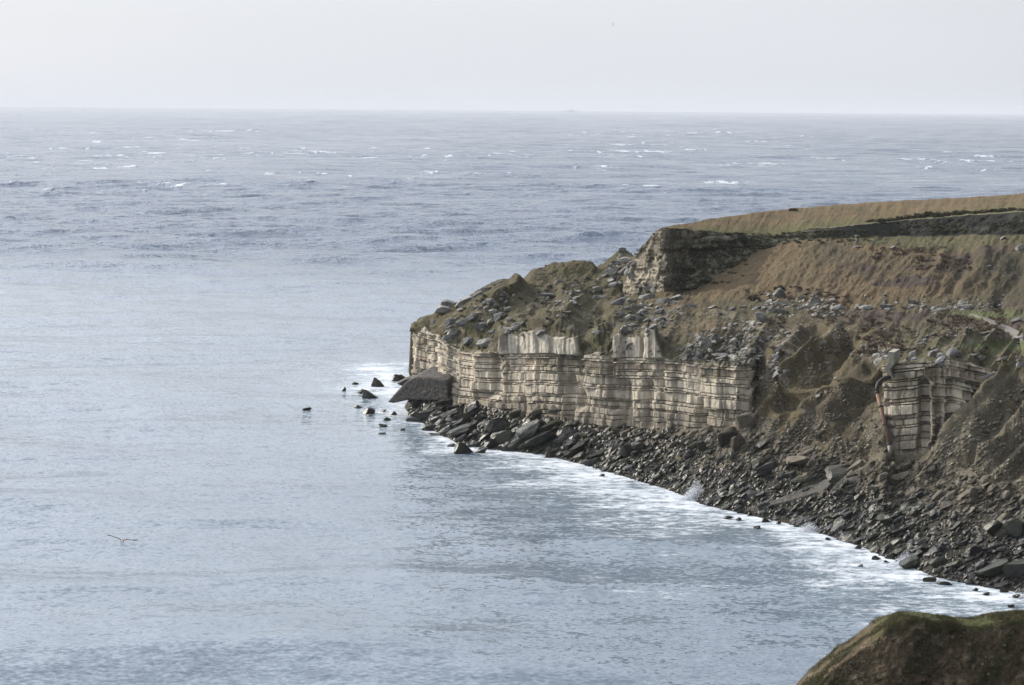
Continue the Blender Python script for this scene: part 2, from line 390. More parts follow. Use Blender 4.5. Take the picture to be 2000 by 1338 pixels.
zb = Z - zcap[None, :] + 0.07 * vnoise(s[None] / 14, Z * 0 + 3.3, 0, 5) + 0.02 * vnoise(s[None] / 1.5, Z / 2, 0, 6)
th = []; a_ = 0.0
rb = random.Random(5)
pat = [0.55, 0.35, 1.15, 0.3, 0.75, 0.45, 1.3, 0.5, 0.32, 1.5, 0.6, 0.9, 0.35, 1.1, 0.8, 1.2, 0.9, 1.2, 1.2, 1.5, 2, 2, 2]
edges = [0.0]
for t_ in pat: edges.append(edges[-1] - t_ * 0.82)
edges = np.array(edges)[::-1]                                      # ascending, last = 0
bed = np.searchsorted(edges, zb)                                   # index; top block = len(edges)
lowd = np.abs(zb[..., None].astype(np.float32) - edges.astype(np.float32)).min(-1)
nb = len(edges) + 2
boff = np.array([rb.uniform(-0.12, 0.14) for _ in range(nb)]); boff[len(edges)] = 0.25; boff[len(edges) - 2] = 0.35
BO = boff[np.clip(bed, 0, nb - 1)]
ss = np.broadcast_to(s, Z.shape)
def cells(x, n, seed, jit=0.35):
    """piecewise-constant blocks along x with irregular widths; returns random value and distance to joint (in cells)"""
    q = x / n + jit * vnoise(x / n * 0.9 + 7, seed * 3.1 + 0 * x, 0, seed)
    i = np.floor(q).astype(np.int64); f = q - i
    return i, np.minimum(f, 1 - f) * n
top = (zb > 0)
i1, d1 = cells(ss + BO * 3, 1.1, 31); v1 = _h(i1, bed, 0 * i1, 1) - 0.5
i2, d2 = cells(ss + 0.35 * vnoise(ss / 3, Z / 2, 0, 8), 4.3, 32); v2 = _h(i2, 0 * i2, (zb > -6.0).astype(np.int64) + (zb > 0), 2) - 0.5
i3, d3 = cells(ss + 0.8 * vnoise(ss / 5, Z / 5, 0, 9), 9.5, 33); v3 = _h(i3, 0 * i3, 0 * i3, 3) - 0.5
dis = BO * 0.6 + v1 * np.where(top, 0.28, 0.55) + v2 * 1.25 + v3 * 0.9
dis += -0.5 * (1 - sst(0.025, 0.085, lowd)) * (0.5 + 0.5 * vnoise(ss / 2.5, Z / 4, 0, 40)) - 0.18 * (1 - sst(0.03, 0.09, d1)) * (~top)
dis += -0.5 * (1 - sst(0.05, 0.2, d2))
dis += 0.15 * fbm(ss / 0.7, Z / 1.0, 0, 5, 44, 0.6) + 0.08 * fbm(ss / 3.5, Z / 9, 0, 2, 45) + top * 0.12 * (1 - 2 * np.abs(fbm(ss / 0.45, Z / 6, 0, 3, 46)))
# photographed recesses: a dark cleft and two caves at the foot
def notch(uc, wd, y0, y1, depth):
    m = np.exp(-((UU - uc) / wd) ** 4) * sst(y0 - 8, y0 + 8, py0) * (1 - sst(y1 - 8, y1 + 8, py0)); return -depth * 1.15 * m
for a in [(1112, 9, 735, 850, 1.2), (1196, 5, 690, 800, 1.0), (1215, 14, 745, 850, 1.1), (1262, 9, 745, 838, 0.8), (1135, 12, 765, 800, 1.3), (1255, 6, 655, 696, 0.9),
          (960, 16, 690, 775, 1.0), (1028, 5, 655, 690, 0.5), (1370, 10, 780, 835, 1.1), (1330, 8, 765, 785, 0.5), (1805, 10, 740, 860, 1.2), (1768, 6, 738, 765, 0.7), (1875, 16, 750, 800, 1.1), (1795, 5, 855, 885, 0.8)]:
    dis = dis + notch(*a)
# long flat faces of the great cap blocks
P = P + nh[None] * (dis * clw)[..., None]
# upper crag and quarry wall roughness
Nn = normals(P)
s2 = X * 0.7 - Y * 0.7
j1, e1 = cells(s2 + 0.5 * vnoise(Z, s2 / 2, 0, 60), 2.4, 61); bz = np.floor(Z / 1.7 + 0.2 * vnoise(s2 / 4, 0 * Z, 0, 62)).astype(np.int64)
bzf = Z / 1.25 + 0.25 * vnoise(s2 / 4, 0 * Z, 0, 62); bzd = np.abs(bzf - np.round(bzf))
crag = (_h(j1, bz, 0 * bz, 9) - 0.5) * 2.2 + fbm(s2 / 1.1, Z / 0.9, Y / 3, 5, 63, 0.62) * 1.3 - 0.35 * (1 - sst(0.04, 0.14, bzd))
hn = np.zeros_like(P); hn[..., 0] = -0.55; hn[..., 1] = -0.83
crag = crag * (0.4 + 0.6 * sst(1260, 1330, UU))
P = P + hn * (gsm(up * 1.0, 1.5, 0) * crag + gsm(qw * 1.0, 1.5, 0) * (0.7 * fbm(s2 / 1.5, Z / 1.0, 0, 5, 66, 0.6)))[..., None]

# --- tint (surface colour of each kind of ground)
def C(r, g, b): return np.array([r, g, b])
def mix(a, b, t): return a + (b - a) * np.clip(t, 0, 1)[..., None]
n1 = fbm(X / 4, Y / 4, Z / 4, 4, 71); n2 = fbm(X / 1.3, Y / 1.3, Z / 1.3, 3, 72); n3 = fbm(X / 14, Y / 14, Z / 10, 3, 73)
col = np.broadcast_to(C(0.092, 0.080, 0.052), P.shape).copy()
px1, py1 = proj(P)
brown = C(0.100, 0.084, 0.056); orange = C(0.138, 0.104, 0.064); olive = C(0.085, 0.08, 0.045); green = C(0.075, 0.095, 0.035); soil = C(0.115, 0.10, 0.078); scrub = C(0.075, 0.058, 0.05)
col = mix(col, olive, sst(-0.1, 0.4, n1))
col = mix(col, C(0.13, 0.098, 0.06), sst(0.05, 0.35, n3) * 0.7)
stony = C(0.19, 0.175, 0.145)
deb = ((BB == 4) | (BB == 5) | (BB == 2)) * 1.0
col = mix(col, stony, sst(0.1, 0.35, n2) * 0.6 * deb)
# gully talus
gu = sst(1455, 1480, UU) * (1 - sst(1700, 1725, UU)) * ((BB >= 2) & (BB <= 5))
col = mix(col, mix(np.broadcast_to(C(0.080, 0.068, 0.050), P.shape), C(0.115, 0.095, 0.060), sst(-0.2, 0.5, rib)), gu * 0.9)
col = mix(col, C(0.21, 0.19, 0.165), gu * sst(0.15, 0.4, n2) * (1 - sst(1560, 1640, px1 + 0.6 * (py1 - 760))))
# big brown slope, plateau
slope = ((BB == 7) | (BB == 8)) * sst(1370, 1400, UU)
col = mix(col, mix(np.broadcast_to(brown, P.shape), orange, sst(-0.3, 0.4, n3)), slope * (1 - 0.5 * sst(1750, 1950, px1)))
col = mix(col, scrub, slope * sst(0.1, 0.35, fbm(X / 8, Y / 8, Z / 5, 3, 75)) * sst(1500, 1750, px1))
col = mix(col, C(0.10, 0.092, 0.052), ((BB == 8) * sst(1600, 1680, UU)))
plat = (BB >= 10) * sst(1280, 1330, UU)
col = mix(col, mix(np.broadcast_to(C(0.155, 0.112, 0.066), P.shape), C(0.115, 0.094, 0.055), sst(-0.2, 0.5, n1)), plat * 1.0)
col = mix(col, C(0.11, 0.105, 0.05), plat * (1 - sst(0.1, 0.5, TT + 0.15 * n1)) * (BB == 10))
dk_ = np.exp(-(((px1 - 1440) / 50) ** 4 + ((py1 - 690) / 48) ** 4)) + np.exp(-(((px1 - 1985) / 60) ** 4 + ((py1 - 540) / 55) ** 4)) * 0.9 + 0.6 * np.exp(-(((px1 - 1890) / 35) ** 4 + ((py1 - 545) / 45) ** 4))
col = mix(col, C(0.05, 0.048, 0.036), dk_ * 0.85 * ((BB >= 4) & (BB <= 8)))  # dark soil and plants, plus a hollow's shade tinted in on the right slope
# bench: scrub and rubble, fresh green by the path
be = (BB == 6) * sst(1500, 1650, UU)
col = mix(col, scrub, be * sst(-0.25, 0.2, n1))
grn = np.exp(-(((px1 - 1960) / 75) ** 4 + ((py1 - 678) / 14) ** 4)) + np.exp(-(((px1 - 1945) / 60) ** 4 + ((py1 - 616) / 9) ** 4)) + 0.6 * np.exp(-(((px1 - 1870) / 40) ** 4 + ((py1 - 612) / 6) ** 4))
col = mix(col, C(0.100, 0.115, 0.052), grn * sst(-0.8, -0.2, n1) * ((BB >= 5) & (BB <= 7)))
# beach under the boulders
col = mix(col, C(0.05, 0.046, 0.04), (BB <= 1) * 1.0)
col = mix(col, C(0.13, 0.115, 0.09), (BB == 2) * 0.8)
# rock
lime = mix(np.broadcast_to(C(0.46, 0.41, 0.325), P.shape), C(0.34, 0.305, 0.25), sst(-0.3, 0.5, fbm(ss / 1.5, Z / 3, 0, 4, 80)))
lime = lime * (0.92 + 0.16 * _h(bed, 0 * bed, 0 * bed, 4))[..., None]
lime = mix(lime, C(0.24, 0.165, 0.12), 0.55 * ((bed % 5) == 1) * sst(-0.1, 0.3, vnoise(ss / 2, Z * 2, 0, 81)))
lime = mix(lime, C(0.46, 0.42, 0.35), (zb > 0) * 0.7)
lime = mix(lime, C(0.17, 0.155, 0.125), top * sst(0.1, 0.4, fbm(ss / 0.5, Z / 5, 0, 4, 85)) * 0.7)
lime = mix(lime, C(0.13, 0.12, 0.095), (1 - sst(0.03, 0.10, lowd)) * 0.6 * (zb < 0.2))      # darker along the bed partings
lime = mix(lime, C(0.16, 0.145, 0.11), sst(0.15, 0.5, fbm(ss / 3, Z / 5, 0, 3, 82)) * 0.5 * (zb < 0))
fsel = sst(1.0, 4.0, Z - np.broadcast_to(Pf[:, 2], Z.shape)) 
lime = mix(C(0.17, 0.15, 0.12) + 0 * lime, lime, 0.35 + 0.65 * fsel)
lime = mix(lime, C(0.09, 0.085, 0.075), (1 - sst(852, 862, UU)) * (1 - sst(2, 7, Z)) * 0.9)
veg = sst(0.1, 0.3, n1) * sst(-5, -1, zb) * (1 - sst(0, 0.2, zb)) * 0.5
lime = mix(lime, olive, veg)
col = mix(col, lime, clw * 1.0)
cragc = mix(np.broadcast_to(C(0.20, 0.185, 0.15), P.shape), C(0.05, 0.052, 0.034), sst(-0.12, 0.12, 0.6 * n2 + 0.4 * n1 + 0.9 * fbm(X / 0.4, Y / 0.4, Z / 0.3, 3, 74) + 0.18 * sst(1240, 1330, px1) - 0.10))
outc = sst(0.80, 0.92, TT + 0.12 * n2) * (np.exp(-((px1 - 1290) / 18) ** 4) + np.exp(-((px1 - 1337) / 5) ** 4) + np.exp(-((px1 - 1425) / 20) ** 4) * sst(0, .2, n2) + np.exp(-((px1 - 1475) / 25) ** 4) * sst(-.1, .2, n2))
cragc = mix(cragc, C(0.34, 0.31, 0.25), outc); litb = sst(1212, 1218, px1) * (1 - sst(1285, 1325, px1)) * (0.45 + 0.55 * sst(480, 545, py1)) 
cragc = mix(cragc, C(0.33, 0.295, 0.23), litb * sst(-0.4, 0.1, n2))  # left buttress: pale rubble, lightened further in the tint as its sunlit side
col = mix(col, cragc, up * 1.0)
col = mix(col, mix(np.broadcast_to(C(0.026, 0.028, 0.026), P.shape), C(0.045, 0.046, 0.04), sst(0.1, 0.4, n2)), qw * 1.0)
rimd = np.abs(TT - 0.0) < 0.035
col = mix(col, C(0.16, 0.15, 0.11), ((BB == 10) & rimd) * sst(1570, 1600, UU) * 1.0)   # grass lip of the old quarry, its sunlit edge painted paler

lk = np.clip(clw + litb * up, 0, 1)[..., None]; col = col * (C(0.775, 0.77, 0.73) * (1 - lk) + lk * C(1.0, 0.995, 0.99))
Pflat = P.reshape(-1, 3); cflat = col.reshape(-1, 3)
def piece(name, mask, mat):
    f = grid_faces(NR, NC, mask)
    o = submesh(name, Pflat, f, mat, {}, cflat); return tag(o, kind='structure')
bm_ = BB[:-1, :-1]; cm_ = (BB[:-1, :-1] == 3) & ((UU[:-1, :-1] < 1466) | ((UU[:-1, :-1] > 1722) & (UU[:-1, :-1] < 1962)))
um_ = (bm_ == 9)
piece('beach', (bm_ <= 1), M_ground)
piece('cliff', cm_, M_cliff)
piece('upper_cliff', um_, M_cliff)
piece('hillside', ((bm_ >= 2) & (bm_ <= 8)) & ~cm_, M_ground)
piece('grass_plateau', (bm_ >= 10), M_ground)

# raster of the visible land, to stand things on it
GW, GH = 1000, 669
pxf, pyf = proj(P); dist = np.linalg.norm(P - np.array([0, 0, CAMZ]), axis=2)
gi = np.clip((pxf / 2), 0, GW - 1).astype(int); gj = np.clip((pyf / 2), 0, GH - 1).astype(int)
inside = (pxf > 0) & (pxf < 2000) & (pyf > 0) & (pyf < 1338)
ids = np.arange(NR * NC)[inside.ravel()]; keyd = dist.ravel()[ids]
order = np.argsort(-keyd); ids = ids[order]
ras = np.full((GH, GW), -1, np.int64); ras[gj.ravel()[ids], gi.ravel()[ids]] = ids
for _ in range(3):
    for sh in ((0, 1), (0, -1), (1, 0), (-1, 0)):
        rr = np.roll(ras, sh, (0, 1)); ras = np.where(ras < 0, rr, ras)
def at(px, py):
    i = ras[int(np.clip(py / 2, 0, GH - 1)), int(np.clip(px / 2, 0, GW - 1))]
    if i < 0: return None
    return Pflat[i].copy(), int(i)
Nflat = normals(P).reshape(-1, 3)

# ------------------------------------------------------------------ sea
def build_sea():
    az = np.concatenate([np.linspace(R(-50), R(-17.6), 50)[:-1], np.linspace(R(-17.6), R(17.6), 860), np.linspace(R(17.6), R(50), 50)[1:]])
    Dr = np.concatenate([np.arange(60, 130, 1.2), np.arange(130, 420, 0.42), np.arange(420, 1250, 1.6), np.arange(1250, 4400, 6.5), np.geomspace(4400, 34000, 430)])
    A, D = np.meshgrid(az, Dr)
    x = D * np.tan(A); y = D.copy()
    r2 = np.random.default_rng(3)
    h = np.zeros_like(x); dx = np.zeros_like(x); dy = np.zeros_like(x)
    # sheltered bay / open water roughness and slicks
    slick = fbm(x / 260 + 3, y / 520, 0, 4, 90); slick2 = fbm(x / 70, y / 60, 0, 3, 91)
    rough = 0.36 + 1.15 * sst(470, 760, y + 70 * slick + 0.10 * x)
    rough = rough * (1 + (0.06 + 0.44 * sst(450, 800, y)) * slick + (0.06 + 0.14 * sst(400, 600, y)) * slick2)
    step = np.interp(D, [60, 130, 131, 420, 421, 1250, 1251, 4400, 34000], [1.2, 1.2, .42, .42, 1.6, 1.6, 6.5, 21, 160])
    lam = np.geomspace(1.3, 75, 60)
    for i, la in enumerate(lam):
        th_ = R(-98) + r2.normal(0, 0.42) * (1.25 if la < 15 else 0.7)
        kx, ky = math.cos(th_) * 2 * math.pi / la, math.sin(th_) * 2 * math.pi / la
        s_ = 0.040 if la < 4.5 else (0.030 if la < 12 else 0.034)
        a = s_ * la / (2 * math.pi)
        ph = kx * x + ky * y + r2.uniform(0, 6.28) + 1.2 * slick2
        fade = sst(2.2, 3.6, la / step) * (1 if la > 9 else 1)
        grp = 0.65 + 0.6 * vnoise(x / (la * 5), y / (la * 4), 0, 200 + i)
        wv = a * fade * grp
        if la > 12: wv = wv * np.maximum(1.0, 0.85 / np.maximum(rough, 0.3))
        h += wv * np.sin(ph); dx -= wv * 0.8 * math.cos(th_) * np.cos(ph) * -1; dy -= wv * 0.8 * math.sin(th_) * np.cos(ph) * -1
    h *= rough
    farw = sst(2600, 5200, D); kf = 0
    for i, la in enumerate(np.geomspace(60, 900, 26)):
        th_ = R(-95) + r2.normal(0, 0.5); kx, ky = math.cos(th_) * 2 * math.pi / la, math.sin(th_) * 2 * math.pi / la
        h += farw * sst(2.6, 4.5, la / step) * 0.030 * la / (2 * math.pi) * np.sin(kx * x + ky * y + r2.uniform(0, 6.28)) * (0.6 + 0.7 * vnoise(x / (la * 3), y / (la * 4), 0, 260 + i)) * (1 if la < 300 else 0.45)
    # breaking water of the tidal race
    px_, py_ = proj(np.stack([x, y, 0 * x], -1))
    race = np.exp(-((py_ - 303 - (px_ - 1000) * 0.012) / 20) ** 2) + 0.55 * np.exp(-((py_ - 345) / 26) ** 2) + 0.35 * np.exp(-((py_ - 262) / 14) ** 2) + 0.24 * (py_ < 430)
    race = race * (0.75 + 0.25 * np.sin(px_ / 170)) 
    cr_ = fbm(x / 13, y / 30, 0, 5, 95, 0.65); pt = fbm(x / 75, y / 110, 0, 2, 96)
    brk = sst(0.35, 0.50, cr_ * 0.8 + 0.55 * pt + 0.22 * (race - 1)) * sst(0.12, 0.5, race)
    h += brk * 0.8 + 0.6 * sst(1000, 1800, y) * (1 - sst(3800, 5000, y)) * fbm(x / 32, y / 30, 0, 2, 97)
    # shore foam from the distance to the waterline (in plan)
    sh = sea_at(WATER[:, 0], WATER[:, 1]); sh = np.vstack([sea_at(np.array([760., 740]), np.array([742., 720.])), sh])
    sub = (y < 430) & (np.abs(x) < 150)
    xs, ys = x[sub], y[sub]; dmin = np.full(xs.shape, 1e9); side = np.zeros(xs.shape)
    for a_, b_ in zip(sh[:-1], sh[1:]):
        ex, ey = b_[0] - a_[0], b_[1] - a_[1]; L2 = ex * ex + ey * ey
        t = np.clip(((xs - a_[0]) * ex + (ys - a_[1]) * ey) / L2, 0, 1)
        d = np.hypot(xs - a_[0] - t * ex, ys - a_[1] - t * ey)
        m = d < dmin; dmin[m] = d[m]
    wob = fbm(xs / 14, ys / 14, 0, 3, 98)
    pxs, pys = px_[sub], py_[sub]
    width = np.interp(pxs, [600, 700, 800, 900, 1000, 1150, 1300, 1500, 1650, 1850, 2050], [9, 12, 9, 15, 26, 31, 30, 19, 26, 31, 34])
    fd = 1.0 - dmin / (width * (1 + 0.8 * wob)) - 0.22 * np.abs(fbm(xs / 5, ys / 9, 0, 3, 99))
    # lace trails drifting off the shore
    f = np.zeros_like(x); ff = np.clip(fd, -0.6, 1)
    f[sub] = np.clip(0.60 * ff + 0.37, 0, 1) * (ff > -0.45)
    # foam also round the outlying rocks at the tip
    tipd = np.exp(-(((pxs - 705) / 75) ** 2 + ((pys - 792) / 22) ** 2)) * 0.62 + np.exp(-(((pxs - 790) / 30) ** 2 + ((pys - 712) / 9) ** 2)) * 0.75 + np.exp(-(((pxs - 900) / 170) ** 2 + ((pys - 860) / 16) ** 2)) * 0.4
    f[sub] = np.clip(np.maximum(f[sub], tipd), 0, 1)
    cap = brk
    near = 1 - sst(5, 30, np.where(sub, 0, 99)); dm = np.full_like(x, 99.0); dm[sub] = dmin
    calm = 0.12 + 0.88 * sst(1, 55, dm)
    h *= calm
    shal = np.maximum(np.exp(-dm / 50), 0.62 * (1 - sst(300, 850, y)))
    V = np.stack([x + dx * rough * 0.6, y + dy * rough * 0.6, h], -1)
    V[0, :, 2] = V[-1, :, 2] = 0
    m, n, l, b = newmat('sea_water')
    g = n.new('ShaderNodeNewGeometry'); p = g.outputs['Position']
    fa = n.new('ShaderNodeAttribute'); fa.attribute_name = 'foam'; ca = n.new('ShaderNodeAttribute'); ca.attribute_name = 'breaker'
    sa = n.new('ShaderNodeAttribute'); sa.attribute_name = 'shallow'; ra = n.new('ShaderNodeAttribute'); ra.attribute_name = 'chop'
    lace = noise(n, l, 0.9, 8, p, (0.5, 1.0, 1), 0.82); lace2 = noise(n, l, 0.13, 4, p, (0.5, 1.3, 1))
    lc = mathn(n, l, 'ADD', mathn(n, l, 'MULTIPLY', lace, 0.75), mathn(n, l, 'MULTIPLY', lace2, 0.35))
    thr = mapr(n, l, fa.outputs['Fac'], 0, 1, 0.72, 0.455)
    df = mathn(n, l, 'SUBTRACT', lc, thr)
    shore = mapr(n, l, df, -0.02, 0.13, 0, 0.82)
    shore = mathn(n, l, 'MULTIPLY', shore, mapr(n, l, fa.outputs['Fac'], 0.02, 0.15, 0, 1))
    capn = mapr(n, l, mathn(n, l, 'ADD', ca.outputs['Fac'], mapr(n, l, noise(n, l, 0.22, 6, p, (1, 0.4, 1), 0.75), 0.35, 0.62, -0.8, 0.1)), 0.2, 0.8, 0, 0.75)
    foam = mathn(n, l, 'MAXIMUM', shore, capn)
    deep = mixc(n, l, sa.outputs['Fac'], (0.014, 0.044, 0.098), (0.192, 0.234, 0.280))
    deep = mixc(n, l, mapr(n, l, fa.outputs['Fac'], 0.1, 0.9, 0, 0.7), deep, (0.13, 0.18, 0.22))
    l.new(mixc(n, l, foam, deep, (0.70, 0.74, 0.80)), b.inputs['Base Color'])
    l.new(mapr(n, l, foam, 0, 1, 0.12, 0.8), b.inputs['Roughness'])
    b.inputs['IOR'].default_value = 1.333; b.inputs['Specular IOR Level'].default_value = 0.5
    # ripples: several scales, strength follows the wind-roughened patches
    r1 = noise(n, l, 0.9, 6, p, (0.55, 1.0, 1), 0.68); r2_ = noise(n, l, 0.16, 4, p, (0.4, 1, 1), 0.6)
    hh = mathn(n, l, 'ADD', mathn(n, l, 'MULTIPLY', r1, 0.42), mathn(n, l, 'MULTIPLY', r2_, 1.0))
    hh = mathn(n, l, 'MULTIPLY', hh, mapr(n, l, ra.outputs['Fac'], 0, 1.4, 0.35, 1.35))
    hh = mathn(n, l, 'ADD', hh, mathn(n, l, 'MULTIPLY', foam, 0.10))
    def slopes(scale, amp, ms):
        t = n.new('ShaderNodeTexNoise'); t.inputs['Scale'].default_value = scale; t.inputs['Detail'].default_value = 3; t.inputs['Roughness'].default_value = 0.65
        mp_ = n.new('ShaderNodeMapping'); mp_.inputs['Scale'].default_value = ms; l.new(p, mp_.inputs['Vector']); l.new(mp_.outputs[0], t.inputs['Vector'])
        v_ = n.new('ShaderNodeVectorMath'); v_.operation = 'SUBTRACT'; l.new(t.outputs['Color'], v_.inputs[0]); v_.inputs[1].default_value = (0.5, 0.5, 0.5)
        w_ = n.new('ShaderNodeVectorMath'); w_.operation = 'MULTIPLY'; l.new(v_.outputs[0], w_.inputs[0]); w_.inputs[1].default_value = (amp * 0.8, amp, 0)
        return w_.outputs[0]
    def vadd(a_, b_):
        t = n.new('ShaderNodeVectorMath'); t.operation = 'ADD'; l.new(a_, t.inputs[0]); l.new(b_, t.inputs[1]); return t.outputs[0]
    sl_ = vadd(vadd(slopes(2.6, 1.15, (0.55, 1, 1)), slopes(0.6, 0.55, (0.45, 1, 1))), slopes(0.09, 0.34, (0.45, 1, 1)))
    sl_ = scalec(n, l, sl_, mapr(n, l, ra.outputs['Fac'], 0, 1.5, 0.20, 2.5))
    vn = n.new('ShaderNodeVectorMath'); vn.operation = 'NORMALIZE'; l.new(vadd(g.outputs['Normal'], sl_), vn.inputs[0]); l.new(vn.outputs[0], b.inputs['Normal'])
    nr, nc = x.shape
    o = mesh_np('sea', V.reshape(-1, 3), grid_faces(nr, nc), m, True, {'foam': f, 'breaker': cap, 'shallow': shal, 'chop': rough})
    return tag(o, kind='structure')
build_sea()

# ------------------------------------------------------------------ foreground slope, bottom right
def build_fore():
    u = np.concatenate([np.arange(1440, 2030, 1.6), np.arange(2035, 2900, 12)])
    crest = np.interp(u, [1450, 1582, 1632, 1690, 1710, 1744, 1765, 1790, 1830, 1870, 1920, 1960, 2000, 2300, 2900], [1470, 1340, 1290, 1250, 1236, 1206, 1199, 1197, 1202, 1206, 1209, 1203, 1198, 1150, 1100])
    crest = gsm(crest, 1.2, 0)
    Dc = np.interp(u, [1440, 1570, 1740, 2000, 2900], [92, 93.5, 96, 97, 92])
    C0 = unproj(u, crest, Dc)
    # camera-facing face
    A1 = unproj(u, crest + 12, Dc - 1.2)
    A2 = A1.copy(); A2[:, 1] -= 4; A2[:, 2] -= np.interp(u, [1440, 1740, 1840, 2000], [2.8, 4.0, 6.6, 7.2]); A2[:, 0] -= np.interp(u, [1440, 1740, 1900], [2.6, 1.6, 0])
    A3 = A2.copy(); A3[:, 1] -= 18; A3[:, 2] -= 13; A3[:, 0] -= 4
    A4 = A3.copy(); A4[:, 1] -= 10; A4[:, 2] = -4
    B1 = C0.copy(); B1[:, 1] += 5; B1[:, 2] -= 1.4
    B2 = B1.copy(); B2[:, 1] += 9; B2[:, 2] -= 9
    B3 = B2.copy(); B3[:, 1] += 8; B3[:, 2] = -4
    rs = [A4, A3, A2, A1, C0, B1, B2, B3]; sub = [10, 60, 150, 40, 40, 20, 10]
    g = []
    for k, n_ in enumerate(sub):
        for i in range(n_): g.append(rs[k] * (1 - i / n_) + rs[k + 1] * i / n_)
    g.append(rs[-1]); G = np.stack(g)
    G = gsm(G, 8, 0) * 0.999 + G * 0.001 if False else np.concatenate([G[:3], gsm(G, 3, 0)[3:-3], G[-3:]])
    n_ = normals(G); x, y, z = G[..., 0], G[..., 1], G[..., 2]
    a = fbm(x / 2.6, y / 2.6, z / 2.6, 4, 101) * 0.26 + fbm(x / 0.45, y / 0.45, z / 0.45, 4, 102, 0.6) * 0.17
    rbx = (x * 0.8 + z * 0.6); a2 = (1 - np.abs(vnoise(rbx / 1.2, (x - z) / 4, 0, 103)) * 2) * 0.10
    pxq, pyq = proj(G)
    G = G + n_ * ((a + a2) * (0.55 + 0.45 * sst(6, 26, np.abs(pyq - crest[None]))))[..., None]
    n1 = fbm(x / 1.5, y / 1.5, z / 1.5, 4, 104); n2 = fbm(x / 0.35, y / 0.35, z / 0.35, 3, 105)
    below = pyq - crest[None]
    c = np.broadcast_to(C(0.080, 0.062, 0.040), G.shape).copy()
    c = mix(c, C(0.036, 0.038, 0.021), sst(-0.1, 0.3, n1) * 0.8)
    c = mix(c, C(0.17, 0.14, 0.10), sst(0.15, 0.45, n2) * 0.6)
    c = mix(c, C(0.02, 0.02, 0.014), sst(0.2, 0.45, fbm(x / 0.22, y / 0.22, z / 0.22, 3, 106)) * 0.6)
    c = mix(c, C(0.068, 0.074, 0.032), (1 - sst(4, 30, below + 18 * n1)) * sst(1690, 1740, pxq))
    o = mesh_np('hill', G.reshape(-1, 3), grid_faces(*G.shape[:2]), M_near, True, {}, c)
    tag(o, kind='structure')
    # grass: blades along the brow and in tufts down the face
    vis = (pyq > crest[None] - 3) & (pyq < 1345) & (pxq > 1560) & (pxq < 2020)
    idx = np.argwhere(vis); wgt = np.where((below[vis] < 26), 6.0, 1.0) * np.clip(0.25 + n1[vis] * 3.0, 0.03, 1.8); wgt /= wgt.sum()
    pick = rng.choice(len(idx), 52000, p=wgt); Q = G[idx[pick][:, 0], idx[pick][:, 1]] + rng.normal(0, 0.02, (52000, 3))
    hgt = 0.04 + 0.16 * rng.random(52000) ** 2.2 + 0 * rng.uniform(0.035, 0.11, 52000); wd = rng.uniform(0.006, 0.014, 52000); an = rng.uniform(0, 6.28, 52000)
    sd = np.stack([np.cos(an), np.sin(an), 0 * an], 1); lean = rng.normal(0, 0.45, (52000, 3)); lean[:, 2] = 1; lean[:, 0] += 0.3
    lean /= np.linalg.norm(lean, axis=1)[:, None]
    v0 = Q - sd * wd[:, None] - [0, 0, 0.02]; v1 = Q + sd * wd[:, None] - [0, 0, 0.02]; v2 = Q + lean * hgt[:, None]
    V = np.stack([v0, v1, v2], 1).reshape(-1, 3)
    o = mesh_np('grass', V, np.arange(len(V)).reshape(-1, 3), M_blade, False)
    tag(o, 'short green and straw coloured grass on the dark near slope', 'grass', kind='stuff')
    # stones in the near face
    ok = np.argwhere((below > 25) & (pyq < 1345) & (pxq > 1570) & (pxq < 2020)); pk = ok[rng.choice(len(ok), 330)]
    return G[pk[:, 0], pk[:, 1]]
fore_pts = build_fore()

# ------------------------------------------------------------------ rocks
def rock_template(seed, sub=2, cuts=10, ext=(1, 0.75, 0.55), rough=0.05):
    r = np.random.default_rng(seed)
    bm = bmesh.new(); bmesh.ops.create_icosphere(bm, subdivisions=sub, radius=1.25)
    V = np.array([v.co[:] for v in bm.verts]); Ff = np.array([[v.index for v in f.verts] for f in bm.faces]); bm.free()
    # box-ish cuts first, then random bevelling planes
    q = r.normal(size=(3, 3)) * 0.22 + np.eye(3)
    pl = [(s_ * q[i] / np.linalg.norm(q[i]), r.uniform(0.62, 0.8)) for i in range(3) for s_ in (1, -1)]
    for _ in range(cuts):
        v = r.normal(size=3); v /= np.linalg.norm(v); pl.append((v, r.uniform(0.52, 0.9)))
    for n_, d in pl:
        k = V @ n_ - d; V -= np.clip(k, 0, None)[:, None] * n_
    V += r.normal(0, rough, V.shape) * (1 if sub < 3 else 0.35)
    V = V / 0.75 * np.array(ext) * 0.5
    return V, Ff
LOW = [rock_template(i, 1, 5, ext, 0.04) for i, ext in enumerate([(1, .7, .5), (1, .8, .7), (1, .5, .3), (1, .6, .35), (1, .75, .6), (1, .45, .35), (1, .9, .4), (1, .6, .6), (1, .7, .28), (1, .55, .5)])]
HI = []
for i, ext in enumerate([(1, .7, .6), (1, .8, .75), (1, .55, .35), (1, .65, .42), (1, .75, .62), (1, .5, .4), (1, .85, .45), (1, .6, .6), (1, .7, .33), (1, .6, .5), (1, .8, .6), (1, .55, .3), (1, .9, .8), (1, .7, .5)]):
    V, Ff = rock_template(50 + i, 3, 13, ext, 0.05)
    me = bpy.data.meshes.new('boulder'); me.from_pydata(V.tolist(), [], Ff.tolist()); me.update(); HI.append(me)
